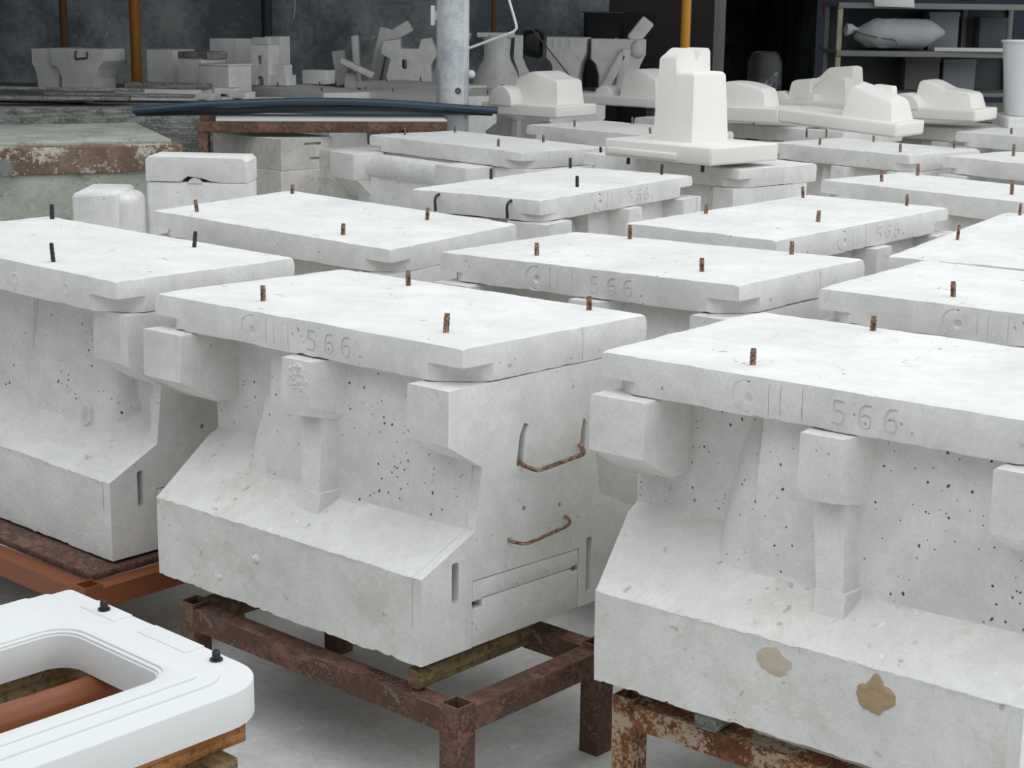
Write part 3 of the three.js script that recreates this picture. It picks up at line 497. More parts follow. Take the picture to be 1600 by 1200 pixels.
// ---------------------------------------------------------------- loose blocks between the rows and the column
{
  const o = thing('cracked_block', 'white plaster block with a jagged crack above a half round hump', 'block', [-1.4, 0, -6.3], -3 * D2R);
  part('lower_block', finish(rough(rbox(0, 0.385, 0, 0.915, -0.2, 0, 0.012, 3), 0.002, 18), 0.6), M.plaster, o);
  const up = extrude([[0.0, 0.918], [0.135, 0.917], [0.145, 0.928], [0.16, 0.938], [0.185, 0.935], [0.22, 0.93], [0.25, 0.92], [0.29, 0.915], [0.385, 0.916], [0.385, 0.995], [0.37, 1.01], [0.012, 1.012], [0.0, 1.0]], 0.2, 0.003).translate(0, 0, -0.2);
  part('upper_block', finish(up, 0.5), M.plaster, o);
  part('hump', finish(extrude([[0.16, 0.912], [0.17, 0.927], [0.185, 0.933], [0.205, 0.928], [0.22, 0.912]], 0.02).translate(0, 0, -0.018), 0.5), M.plaster, o);
}
single('low_plaster_block', 'low rounded plaster block beside the cracked block', 'block', finish(rough(join([rbox(0, 0.17, 0, 0.9, -0.3, 0, 0.02, 3), rbox(0.13, 0.215, 0, 0.885, -0.28, -0.02, 0.035, 3)]), 0.003, 14), 0.7), M.plaster, [-1.62, 0, -6.05], 0);
function oldBlock(label, pos, turn, w, h, d, mat, extraParts, name = 'plaster_block') {
  const o = thing(name, label, 'block', pos, turn * D2R);
  part('block', finish(rough(rbox(0, w, 0, h, -d, 0, 0.01, 3), 0.002, 12, w), 0.6, 1, [w * 3, h]), mat, o);
  if (extraParts) extraParts(o);
  return o;
}
{
  const o = thing('plaster_block', 'large tan plaster block under the rusty table, with end slots', 'block', [-1.7, 0, -9.39], -43.7 * D2R);
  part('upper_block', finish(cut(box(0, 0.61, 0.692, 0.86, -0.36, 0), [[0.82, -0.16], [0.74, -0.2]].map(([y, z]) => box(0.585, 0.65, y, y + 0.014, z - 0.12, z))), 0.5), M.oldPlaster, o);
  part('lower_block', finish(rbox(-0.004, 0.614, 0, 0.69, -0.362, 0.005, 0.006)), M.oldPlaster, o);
}
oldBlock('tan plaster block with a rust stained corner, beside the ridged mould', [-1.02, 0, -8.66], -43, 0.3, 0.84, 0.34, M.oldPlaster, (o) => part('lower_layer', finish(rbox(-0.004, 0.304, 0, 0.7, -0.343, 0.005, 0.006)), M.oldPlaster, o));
{
  const o = thing('trough', 'old lime washed trough with a flaking brown rim band', 'trough', [-2.22, 0, -7.55], 22 * D2R);
  part('tank', finish(rough(rbox(-1.5, 0.7, 0, 0.84, -1.1, -0.01, 0.01), 0.004, 8), 0.6), M.lime, o);
  part('rim_band', finish(rough(rbox(-1.5, 0.71, 0.8, 0.93, -1.12, 0.012, 0.012), 0.004, 11), 0.6), M.flake, o);
  part('crust', finish(rough(rbox(-1.45, 0.68, 0.92, 0.95, -1.08, -0.05, 0.012), 0.012, 7), 0.5), M.lime, o);
  part('spout', finish(new THREE.CylinderGeometry(0.03, 0.03, 0.14, 14).rotateX(Math.PI / 2).translate(-0.1, 0.85, 0.06), 0.8), M.rackSteel, o);
}
{
  const o = thing('steel_table', 'rusty steel frame table with a pale top sheet, in front of the pipes', 'table', [-1.72, 0, -9.04], 9.3 * D2R);
  part('rail', finish(rbox(0, 1.36, 0.885, 0.945, -0.03, 0, 0.003)), M.rust, o);
  part('rail', finish(rbox(0, 1.36, 0.885, 0.945, -0.7, -0.67, 0.003)), M.rust, o);
  part('top_sheet', finish(rough(rbox(0.1, 1.36, 0.946, 0.958, -0.68, 0.0, 0.003), 0.003, 6), 0.6), M.offWhite, o);
  for (const [x, z] of [[0.03, -0.03], [1.3, -0.03], [0.03, -0.67], [1.3, -0.67]]) part('leg', finish(rbox(x - 0.025, x + 0.025, 0, 0.9, z - 0.025, z + 0.025, 0.003)), M.rust, o);
  part('socket', finish(new THREE.CylinderGeometry(0.016, 0.016, 0.06, 12, 1, true).rotateX(Math.PI / 2).translate(1.12, 0.895, 0.02), 0.8), M.rackSteel, o);
}
[['dark blue', M.pipeBlue, 0], ['black', M.pipeBlack, 1], ['grey', M.pipeGrey, 2], ['deep blue', M.pipeBlack, 3], ['pale grey', M.pipeGrey, 4]].forEach(([c, m, k]) => single('plastic_pipe', c + ' plastic pipe, ' + ['top', 'second', 'third', 'fourth', 'lowest'][k] + ' of the bundle on the rusty table', 'pipe', finish(tube([[-2.1, 0.975, -9.2 - k * 0.06], [-1.6, 0.986 + [0.03, 0.0, 0.012, 0.0, 0.0][k], -9.25 - k * 0.055], [-0.9, 0.986 + [0.045, 0.03, 0.0, 0.015, 0.0][k], -9.3 - k * 0.05], [-0.1 - k * 0.03, 0.985, -9.42 - k * 0.05]], 0.02, 60, 10), 0.8), m, [0, [0.015, 0, 0, 0, 0][k], 0], 0));
{
  const o = thing('steel_column', 'grey painted round steel column with rust streaks and a bolt', 'column', [-0.36, 0, -9.62]);
  part('shaft', finish(new THREE.CylinderGeometry(0.093, 0.093, 4.48, 40, 1, true).translate(0, 2.24, 0), 0.8), M.galv, o);
  part('base_plate', finish(rbox(-0.16, 0.16, 0, 0.02, -0.16, 0.16, 0.004)), M.galv, o);
  part('bolt', finish(new THREE.TorusGeometry(0.012, 0.006, 8, 14).translate(0.035, 1.1, 0.092), 0.8), M.rust, o);
  part('knob', finish(new THREE.SphereGeometry(0.025, 14, 10).translate(0.105, 1.19, 0.0), 0.8), M.offWhite, o);
  part('switch_box', finish(join([rbox(-0.125, -0.1, 1.46, 1.57, -0.02, 0.03, 0.004), rbox(-0.11, -0.08, 1.49, 1.54, -0.01, 0.02, 0.004)]), 0.5), M.offWhite, o);
}
single('bent_conduit', 'thin white bent conduit leaving the grey steel column', 'conduit', finish(tube([[-0.27, 1.335, -9.55], [-0.14, 1.385, -9.53], [-0.02, 1.43, -9.5], [0.0, 1.445, -9.5], [0.0, 1.47, -9.5], [-0.04, 1.6, -9.5], [-0.1, 1.8, -9.5], [-0.3, 2.5, -9.55]], 0.0075, 60, 8, 0.2), 0.8), M.offWhite);

// ---------------------------------------------------------------- white plaster cores
function heightBlock(w, d, topFn, { taper = 0.12, n = 22, k = 0.25, y0 = 0 } = {}) {
  const pos = [], idx = [], m = n + 1, at = (u, v, f) => { const s = 1 - taper * f, x = u * Math.sqrt(1 - k * v * v / 2), z = v * Math.sqrt(1 - k * u * u / 2); return [x * w / 2 * s, z * d / 2 * s]; };
  for (let i = 0; i <= n; i++) for (let j = 0; j <= n; j++) { const u = i / n * 2 - 1, v = j / n * 2 - 1, edge = Math.max(Math.abs(u), Math.abs(v)), [x, z] = at(u, v, 1); pos.push(x, topFn(u, v) - 0.016 * Math.max(0, (edge - 0.8) / 0.2) ** 2.5, z); }
  for (let i = 0; i < n; i++) for (let j = 0; j < n; j++) { const a = i * m + j; idx.push(a, a + 1, a + m, a + 1, a + m + 1, a + m); }
  const rim = []; for (let i = 0; i < n; i++) rim.push([i, 0]); for (let j = 0; j < n; j++) rim.push([n, j]); for (let i = n; i > 0; i--) rim.push([i, n]); for (let j = n; j > 0; j--) rim.push([0, j]);
  const b0 = pos.length / 3; rim.forEach(([i, j]) => { const u = i / n * 2 - 1, v = j / n * 2 - 1, [x, z] = at(u, v, 0); pos.push(x, y0, z); });
  rim.forEach(([i, j], q) => { const [i2, j2] = rim[(q + 1) % rim.length], a = i * m + j, b = i2 * m + j2, c = b0 + q, e = b0 + (q + 1) % rim.length; idx.push(a, b, c, b, e, c); });
  const g = new THREE.BufferGeometry(); g.setAttribute('position', new THREE.Float32BufferAttribute(pos, 3)); g.setIndex(idx); return g;
}
const lobe = (r, len, h) => { const q = []; for (let i = 0; i <= 14; i++) { const t = Math.PI * i / 14; q.push([r * Math.cos(t), h + r * Math.sin(t)]); } q.push([-r * 1.02, 0], [r * 1.02, 0]); return extrude(q, len, 0.006).translate(0, 0, -len / 2); };
{
  const o = thing('plaster_core', 'tall white plaster core with a notched two horned top on its plate', 'core', [0.75, 0.955, -7.12], -47 * D2R, 'white plaster cores');
  part('plate', finish(rbox(-0.3, 0.3, 0, 0.075, -0.22, 0.22, 0.01, 3), 0.6), M.core, o);
  part('ledge', finish(rbox(-0.27, 0.12, 0.012, 0.04, 0.2, 0.235, 0.006), 0.6), M.core, o);
  const top = (u, v) => { const hi = u < 0.05 ? 1 : 0; return hi ? 0.46 - 0.055 * Math.exp(-(((v + 0.2) / 0.16) ** 2)) - 0.03 * step(0.3, 1, v) : 0.365; };
  part('upright', finish(heightBlock(0.235, 0.25, top, { taper: 0.13, n: 40, k: 0.22, y0: 0.06 }), 0.7), M.core, o).position.set(-0.02, 0, -0.02);
  for (const s of [-0.22, 0.2]) part('leg_pin', finish(new THREE.CylinderGeometry(0.008, 0.008, 0.045, 8).translate(s, -0.012, 0.15), 0.8), M.rodBlack, o);
}
{
  const o = thing('plaster_core', 'white plaster core with a round lobe and a wavy topped block', 'core', [0.14, 0.945, -9.95], -38 * D2R, 'white plaster cores');
  part('plate', finish(rbox(-0.28, 0.28, 0, 0.07, -0.2, 0.2, 0.01, 3), 0.6), M.core, o);
  part('lobe', finish(lobe(0.085, 0.14, 0.03).rotateY(Math.PI * 0.0).translate(-0.13, 0.055, 0.14), 0.6), M.core, o);
  part('block', finish(heightBlock(0.34, 0.28, (u, v) => 0.235 + 0.02 * Math.cos(u * 3 + 0.4) , { taper: 0.1, k: 0.15, y0: 0.05 }), 0.7), M.core, o).position.set(0.05, 0, -0.03);
}
{
  const o = thing('plaster_core', 'white plaster core with a low lobe beside a tapered block, behind others', 'core', [0.78, 0.945, -11.0], -40 * D2R, 'white plaster cores');
  part('plate', finish(rbox(-0.3, 0.3, 0, 0.06, -0.18, 0.18, 0.01, 3), 0.6), M.core, o);
  part('lobe', finish(lobe(0.07, 0.12, 0.0).translate(-0.18, 0.05, 0.05), 0.6), M.core, o);
  part('block', finish(heightBlock(0.3, 0.26, (u, v) => 0.215 + 0.02 * Math.cos(u * 2.5) - 0.02 * u, { taper: 0.16, k: 0.15, y0: 0.05 }), 0.7), M.core, o).position.set(0.1, 0, -0.02);
}
{
  const o = thing('plaster_core', 'short square white plaster core standing behind the tall core', 'core', [1.37, 0.94, -9.75], -30 * D2R, 'white plaster cores');
  part('plate', finish(rbox(-0.22, 0.24, 0, 0.085, -0.18, 0.18, 0.01, 3), 0.6), M.core, o);
  part('block', finish(heightBlock(0.3, 0.25, (u, v) => 0.215 - 0.015 * u * u - 0.02 * u, { taper: 0.12, k: 0.2, y0: 0.07 }), 0.7), M.core, o).position.set(-0.01, 0, 0);
}
{
  const o = thing('plaster_core', 'white plaster core shaped like a chair with a raised back corner', 'core', [1.95, 0.945, -10.85], -35 * D2R, 'white plaster cores');
  part('plate', finish(rbox(-0.3, 0.3, 0, 0.06, -0.22, 0.22, 0.01, 3), 0.6), M.core, o);
  part('block', finish(heightBlock(0.42, 0.3, (u, v) => 0.2 + 0.06 * step(-0.3, 0.2, u) + 0.02 * u - (u > -0.2 && v > 0.2 ? 0.07 : 0), { taper: 0.1, n: 30, k: 0.12, y0: 0.05 }), 0.6), M.core, o).position.set(0.05, 0, -0.02);
  part('lobe', finish(lobe(0.06, 0.1, 0.0).translate(-0.2, 0.05, 0.1), 0.6), M.core, o);
  part('seat', finish(heightBlock(0.14, 0.12, () => 0.1, { taper: 0.2, y0: 0.04 }), 0.7), M.core, o).position.set(0.02, 0, 0.16);
}
{
  const o = thing('plaster_core', 'white plaster core on a tilted plate, propped on rods', 'core', [1.77, 0.965, -8.85], -36 * D2R, 'white plaster cores'); o.rotation.z = -0.07;
  part('plate', finish(rbox(-0.34, 0.34, 0, 0.075, -0.18, 0.18, 0.014, 3), 0.6), M.core, o);
  part('block', finish(heightBlock(0.3, 0.3, (u, v) => 0.225 - 0.03 * u - 0.02 * Math.abs(v), { taper: 0.2, k: 0.18, y0: 0.06 }), 0.7), M.core, o).position.set(0.15, 0, 0.0);
  part('ridge', finish(heightBlock(0.16, 0.1, () => 0.235, { taper: 0.3, y0: 0.06 }), 0.7), M.core, o).position.set(0.12, 0, -0.12);
}
{
  const o = thing('plaster_core', 'white plaster core with a sloping saddle top beside the bucket', 'core', [2.53, 0.945, -10.05], -34 * D2R, 'white plaster cores');
  part('plate', finish(rbox(-0.3, 0.3, 0, 0.07, -0.2, 0.2, 0.012, 3), 0.6), M.core, o);
  part('lobe', finish(lobe(0.1, 0.16, 0.0).translate(-0.14, 0.05, 0.12), 0.6), M.core, o);
  part('block', finish(heightBlock(0.38, 0.28, (u, v) => 0.225 - 0.05 * step(-0.8, 0.2, u) - 0.015 * step(0.2, 1, u) , { taper: 0.14, n: 28, k: 0.2, y0: 0.06 }), 0.7), M.core, o).position.set(0.06, 0, -0.04);
}
single('wire_staple', 'small rusty wire staple lying beside the tilted core', 'staple', finish(tube([[-0.05, 0, 0.0], [-0.05, 0.05, 0], [0.05, 0.045, 0.02], [0.05, 0, 0.02]], 0.005, 30, 6, 0.1), 0.8), M.rodRust, [1.55, 0.932, -8.62], 0.3);
{
  const o = thing('plastic_bucket', 'tall white plastic bucket beside the saddle topped core', 'bucket', [3.14, 0, -10.2]);
  part('shell', finish(new THREE.LatheGeometry([[0.001, 0.96], [0.155, 0.96], [0.16, 0.965], [0.2, 1.395], [0.207, 1.4], [0.203, 1.405], [0.193, 1.395], [0.152, 0.975], [0.001, 0.972]].map((p) => new THREE.Vector2(...p)), 40), 0.5), M.whitePlastic, o);
  part('rim', finish(new THREE.TorusGeometry(0.203, 0.007, 8, 40).rotateX(Math.PI / 2).translate(0, 1.397, 0), 0.8), M.whitePlastic, o);
}
oldBlock('white plaster block beneath the white bucket', [2.93, 0, -9.95], -5, 0.5, 0.958, 0.5, M.plaster);

// ---------------------------------------------------------------- benches and stored pieces in the shade
function bench(label, x0, x1, z0, z1, top) {
  const o = thing('timber_bench', label, 'bench');
  const n = 5; for (let i = 0; i < n; i++) part('plank', finish(rbox(x0, x1, top - 0.04, top, z0 + (z1 - z0) * i / n + 0.004, z0 + (z1 - z0) * (i + 1) / n - 0.004, 0.004)), M.greyWood, o);
  for (const x of [x0 + 0.1, x1 - 0.1]) for (const z of [z0 + 0.1, z1 - 0.1]) part('leg', finish(rbox(x - 0.04, x + 0.04, 0, top - 0.04, z - 0.04, z + 0.04, 0.004)), M.greyWood, o);
}
bench('long grey timber bench carrying the stored moulds', -4.6, -2.15, -14.6, -12.2, 0.86);
bench('grey timber bench carrying the heap of broken moulds', -1.9, 1.3, -14.98, -14.0, 0.86);
bench('grey timber bench with loose sticks below the steel rack', 1.4, 4.3, -13.3, -11.6, 0.86);
const flareProfile = (w, h, waist) => [[-w / 2, 0.62 * h], [-w / 2, h], [w / 2, h], [w / 2, 0.72 * h], [w * waist * 0.6, 0.52 * h], [w * waist / 2, 0.3 * h], [w * waist / 2, 0], [-w * waist / 2, 0], [-w * waist / 2, 0.3 * h], [-w * waist * 0.6, 0.52 * h]];
{
  const o = thing('flared_mould', 'flared plaster mould with a bent wire handle, by a yellow pole', 'mould', [-3.5, 0.86, -13.45], -20 * D2R);
  part('body', finish(extrude(flareProfile(0.5, 0.33, 0.62), 0.3, 0.006).translate(0, 0, -0.3), 0.4), M.plaster, o);
  part('side_block', finish(extrude(flareProfile(0.3, 0.32, 0.7), 0.28, 0.006).translate(-0.325, 0, -0.34), 0.4), M.plaster, o);
  part('handle', finish(polyTube([[0.0, 0.31, 0], [0.0, 0.3, 0.02], [0.0, 0.25, 0.025], [0.11, 0.26, 0.025], [0.11, 0.31, 0.02]], 0.006), 0.8), M.rodBlack, o);
}
function shadeBlock(label, x, z, w, d, y0, h, turn, mat, more) {
  const o = thing('stored_mould', label, 'mould', [x, y0, z], turn * D2R, 'stored plaster moulds on the bench');
  part('block', finish(rbox(-w / 2, w / 2, 0, h, -d / 2, d / 2, 0.008), 0.6, 1, [x, z]), mat, o); if (more) more(o); return o;
}
shadeBlock('stored mould with an inset block, beside the yellow pole', -2.78, -13.6, 0.26, 0.3, 0.86, 0.33, -25, M.plaster, (o) => part('inset', finish(rbox(0.02, 0.12, 0, 0.24, 0.1, 0.155, 0.006)), M.plaster, o));
shadeBlock('stored mould under a grey cap plank', -2.45, -13.15, 0.24, 0.28, 0.86, 0.275, -30, M.plaster, (o) => part('cap_plank', finish(rbox(-0.14, 0.16, 0.276, 0.33, -0.12, 0.12, 0.006)), M.greyWood, o));
shadeBlock('stored box mould with a thin lid', -2.2, -12.75, 0.3, 0.26, 0.86, 0.24, -32, M.plaster, (o) => part('lid', finish(rbox(-0.155, 0.155, 0.24, 0.256, -0.135, 0.135, 0.004)), M.plaster, o));
const archCut = (w, h, aw, ah) => [[-w / 2, 0], [-aw / 2, 0], [-aw / 2, ah * 0.7], [-aw * 0.3, ah], [aw * 0.3, ah], [aw / 2, ah * 0.7], [aw / 2, 0], [w / 2, 0], [w / 2, h], [-w / 2, h]];
{
  const o = thing('stored_mould', 'slim stored mould with two holes, below the blue column', 'mould', [-2.0, 0.934, -13.15], -22 * D2R, 'stored plaster moulds on the bench');
  part('body', finish(extrude(archCut(0.16, 0.31, 0.06, 0.07), 0.18, 0.004, [rrect(-0.018, 0.016, 0.16, 0.23, 0.01)]).translate(0, 0, -0.18), 0.4), M.plaster, o);
  const p = thing('stored_mould', 'slim stored mould with an arched hole, behind its two holed neighbour', 'mould', [-1.96, 0.93, -13.6], -22 * D2R, 'stored plaster moulds on the bench');
  part('body', finish(extrude(archCut(0.14, 0.37, 0.05, 0.2), 0.16, 0.004).translate(0, 0, -0.16), 0.4), M.plaster, p);
  part('cap', finish(rbox(-0.18, -0.02, 0.29, 0.36, -0.14, 0.02, 0.004)), M.plaster, p);
}
shadeBlock('plain square stored mould against the concrete wall', -2.38, -14.1, 0.26, 0.26, 0.86, 0.41, -20, M.plaster);
shadeBlock('small stored block standing on a wider foot', -1.84, -13.2, 0.14, 0.12, 0.935, 0.16, -20, M.plaster, (o) => part('foot', finish(rbox(-0.09, 0.09, 0, 0.08, -0.08, 0.09, 0.004)), M.plaster, o));
shadeBlock('flat stored slab behind the long narrow slab', -1.58, -13.5, 0.22, 0.16, 0.935, 0.11, -18, M.plaster, (o) => part('foot', finish(rbox(-0.1, 0.1, 0, 0.05, -0.07, 0.084, 0.004)), M.plaster, o));
oldBlock('long low grey slab under a loose grey plank', [-2.85, 0, -11.9], -14, 0.62, 0.965, 0.3, M.plaster);
single('loose_plank', 'grey weathered plank lying on the long low slab', 'plank', finish(rough(rbox(0, 0.62, 0, 0.04, -0.1, 0, 0.006), 0.004, 9), 0.6), M.greyWood, [-2.78, 0.966, -11.95], -10 * D2R);
function archPiece(label, x, z, turn, w, h) { const o = thing('arch_mould', label, 'mould', [x, 0, z], turn * D2R); part('body', finish(extrude(flareProfile(w, h, 0.85), 0.16, 0.008, [rrect(-0.035, 0.035, h - 0.057, h - 0.04, 0.006)]).translate(0, 0, -0.16), 0.5), M.plaster, o); }
archPiece('small curved plaster mould beside the long low slab', -2.1, -11.25, -12, 0.14, 0.97);
archPiece('small slotted plaster mould leaning by its twin', -1.98, -11.4, -8, 0.14, 1.0);
archPiece('small slotted plaster mould ahead of the long narrow slab', -1.86, -11.2, -16, 0.13, 0.985);
oldBlock('small white faced block beside the blue pipes', [-1.75, 0, -10.9], -10, 0.2, 0.965, 0.2, M.plaster);
for (const [k, x, z, y, t, l] of [[0, -3.1, -9.9, 0.985, 8, 1.1], [1, -2.95, -10.1, 1.035, -4, 1.0], [2, -3.3, -10.3, 0.975, -12, 1.0], [3, -2.6, -10.35, 0.99, 3, 0.9]]) single('old_board', ['grey splintered board lowest on the pile behind the trough', 'grey splintered board topmost on the pile behind the trough', 'warped grey board slanting across the pile behind the trough', 'thin grey board ending beside the pipes'][k], 'board', finish(rough(rbox(0, l, 0, 0.022, -0.14, 0, 0.004, 1).translate(-0.3, 0, 0), 0.012, 4, k), 0.6), M.greyWood, [x, y, z], t * D2R, 'old boards piled behind the trough');
oldBlock('rough debris filled bin behind the trough', [-3.6, 0, -9.75], 5, 1.9, 0.96, 0.8, M.greyWood, null, 'debris_bin');

// heap behind the column
{
  const H = 'broken mould pieces heaped against the wall';
  const o = thing('broken_mould', 'broken chair shaped plaster mould with an oval hole', 'mould', [-0.92, 0.86, -14.2], 0, H);
  part('body', finish(extrude([[-0.2, 0], [0.22, 0], [0.2, 0.2], [0.26, 0.3], [0.2, 0.43], [0.12, 0.42], [0.1, 0.34], [-0.05, 0.34], [-0.06, 0.42], [-0.2, 0.4], [-0.22, 0.3], [-0.14, 0.25]], 0.3, 0.01, [rrect(-0.04, 0.0, 0.17, 0.25, 0.019)]).translate(0, 0, -0.3), 0.5), M.plaster, o);
  part('seat', finish(rbox(-0.12, 0.06, 0.02, 0.09, 0, 0.06, 0.01)), M.plaster, o);
  const piece = (label, w, h, d, p, rz, rx = 0, m = M.plaster) => { const b = single('mould_fragment', label, 'fragment', finish(rough(rbox(-w / 2, w / 2, 0, h, -d / 2, d / 2, 0.012), 0.006, 9, w * 50), 0.6), m, p, 0, H); b.rotation.set(rx, 0, rz); return b; };
  piece('pale narrow fragment leaning upright on the heap', 0.06, 0.42, 0.16, [-1.35, 0.88, -14.5], 0.08);
  piece('wide fragment leaning behind the pale narrow one', 0.1, 0.5, 0.2, [-1.24, 0.87, -14.75], -0.22, 0, M.plaster);
  piece('flat fragment lying askew at the foot of the heap', 0.3, 0.05, 0.14, [-1.33, 1.02, -14.0], -0.42);
  piece('upright fragment behind the flat one', 0.12, 0.3, 0.1, [-1.5, 0.87, -14.7], 0.15, 0, M.plaster);
  piece('small block fragment below the flat one', 0.1, 0.14, 0.1, [-1.38, 0.862, -14.1], 0);
  piece('tilted fragment on top of the chair shaped mould', 0.24, 0.1, 0.16, [-1.0, 1.28, -14.75], 0.5, 0, M.plaster);
  piece('slab fragment leaning beside the column', 0.1, 0.5, 0.2, [-0.6, 0.87, -14.6], -0.35, 0, M.plaster);
  piece('slanted fragment leaning over the chair shaped mould', 0.09, 0.42, 0.18, [-0.72, 0.9, -14.65], -0.5, 0, M.plaster);
}
// pieces between column and doorway
{
  const S = 'stored pedestals before the dark cupboard';
  const vase = thing('pedestal_mould', 'vase shaped pedestal mould with a flat rim board', 'mould', [-0.16, 0.86, -14.3], 0, S);
  part('body', finish(new THREE.LatheGeometry([[0.001, 0], [0.2, 0], [0.2, 0.08], [0.17, 0.16], [0.12, 0.25], [0.11, 0.3], [0.12, 0.42], [0.13, 0.46], [0.001, 0.46]].map((p) => new THREE.Vector2(...p)), 28), 0.5), M.plaster, vase);
  part('rim', finish(rbox(-0.17, 0.15, 0.44, 0.48, -0.1, 0.1, 0.006)), M.plaster, vase);
  const s = thing('pedestal_mould', 'pale S curved upright mould beside the vase shape', 'mould', [0.08, 0.86, -14.25], 0, S);
  part('body', finish(extrude([[-0.03, 0], [0.08, 0], [0.07, 0.1], [0.01, 0.2], [-0.02, 0.27], [-0.02, 0.46], [-0.09, 0.46], [-0.1, 0.27], [-0.06, 0.16]], 0.2, 0.008).translate(0, 0, -0.2), 0.5), M.plaster, s);
  part('dark_cover', finish(rough(rbox(-0.02, 0.15, 0.28, 0.5, -0.2, -0.02, 0.05, 3), 0.02, 12), 0.6), M.blackPlastic, s);
  const f = thing('pedestal_mould', 'flared pedestal mould with three top notches', 'mould', [0.42, 0.86, -14.2], -12 * D2R, S);
  part('body', finish(extrude(flareProfile(0.34, 0.45, 0.62), 0.26, 0.012).translate(0, 0, -0.26), 0.5), M.plaster, f);
  for (const x of [-0.1, -0.04, 0.04]) part('notch', finish(rbox(x - 0.012, x + 0.012, 0.36, 0.43, 0, 0.006, 0.002)), M.plaster, f);
  const g = thing('pedestal_mould', 'flared pedestal mould with slanted ribs', 'mould', [0.86, 0.86, -14.15], 0, S);
  part('body', finish(extrude(flareProfile(0.46, 0.44, 0.68), 0.24, 0.014).translate(0, 0, -0.24), 0.5), M.plaster, g);
  for (const [x, r] of [[-0.08, 0.5], [0.06, 0.15]]) { const q = part('rib', finish(rbox(-0.04, 0.04, 0, 0.36, 0, 0.06, 0.02, 3)), M.plaster, g); q.position.set(x - 0.05, 0.01, 0); q.rotation.z = -r; }
  part('shoulder', finish(new THREE.SphereGeometry(0.07, 14, 10).scale(1, 1.2, 1).translate(0.16, 0.36, -0.02), 0.8), M.plaster, g);
  const q = single('mould_fragment', 'pale wedge fragment leaning on the ribbed pedestal mould', 'fragment', finish(rough(rbox(-0.06, 0.06, 0, 0.22, -0.05, 0.05, 0.02, 3), 0.006, 10), 0.6), M.plaster, [0.98, 1.28, -14.3], 0, S); q.rotation.z = -0.65;
  single('stick', 'thin pale stick leaning on the dark cover', 'stick', finish(polyTube([[0.13, 1.38, -14.19], [0.56, 0.865, -14.06]], 0.006), 0.8), M.wood);
}
{
  const o = thing('cupboard', 'black cupboard with a small pale knob behind the pedestals', 'cupboard', [0.98, 0, -15.6]);
  part('carcass', finish(rbox(-0.34, 0.3, 0, 1.5, -0.5, 0, 0.01)), M.darkBox, o);
  for (const x of [-0.33, 0.0]) { const d = part('door', finish(rbox(x, x + 0.29, 0.05, 1.4, 0.001, 0.018, 0.004)), M.darkBox, o); if (x < -0.1) part('knob', finish(new THREE.SphereGeometry(0.014, 10, 8).translate(-0.06, 1.27, 0.028), 0.8), M.offWhite, d); }
  
  part('top_sheet', finish(rbox(-0.36, 0.0, 1.5, 1.512, -0.5, 0.02, 0.004)), M.darkGrey, o);
}
const pole = (name, label, x, z, r, mat, lean, h = 4.2) => { const o = thing(name, label, 'pole', [x, 0, z]); o.rotation.z = lean; part('shaft', finish(new THREE.CylinderGeometry(r, r, h, 18, 1, true).translate(0, h / 2, 0), 0.8), mat, o); part('foot', finish(new THREE.CylinderGeometry(r * 1.8, r * 1.8, 0.012, 18).translate(0, 0.006, 0), 0.8), mat, o); return o; };
pole('yellow_pole', 'dull yellow pole beside the stored mould with an inset', -3.32, -14.75, 0.046, M.yellowDull, 0.0, 4.45);
pole('brown_pole', 'brown pole behind the flared mould with wire handle', -4.06, -15.2, 0.036, M.brownPaint, 0.0, 4.45);
pole('yellow_pole', 'bright yellow pole behind the tall core', 1.21, -12.1, 0.035, M.yellow, 0.0, 4.45);
pole('brown_pole', 'thin brown pole behind the grey steel column', -0.2, -15.1, 0.022, M.brownPaint, 0.0, 4.45);
pole('blue_column', 'dark blue column standing against the concrete wall', -2.4, -16.3, 0.05, M.bluePaint, 0.0, 4.45);
{
  const o = thing('steel_post', 'pale grey flat steel post beside the black doorway', 'post', [1.69, 0, -14.1]);
  part('web', finish(rbox(-0.05, 0.05, 0, 4.45, -0.02, 0, 0.004)), M.rackSteel, o); part('flange', finish(rbox(-0.05, -0.035, 0, 4.45, 0, 0.04, 0.003)), M.rackSteel, o);
}
{
  const o = thing('metal_drum', 'black drum smeared with white before the doorway', 'drum', [1.93, 0.862, -13.05]);
  part('shell', finish(rough(new THREE.LatheGeometry([[0.11, 0], [0.135, 0.005], [0.135, 0.12], [0.138, 0.13], [0.135, 0.14], [0.13, 0.3], [0.1, 0.37], [0.07, 0.375], [0.07, 0.35]].map((p) => new THREE.Vector2(...p)), 30), 0.006, 12), 0.6), M.drum, o);
  part('lid_rim', finish(new THREE.TorusGeometry(0.075, 0.01, 8, 24).rotateX(Math.PI / 2).translate(0, 0.372, 0), 0.8), M.drum, o);
}
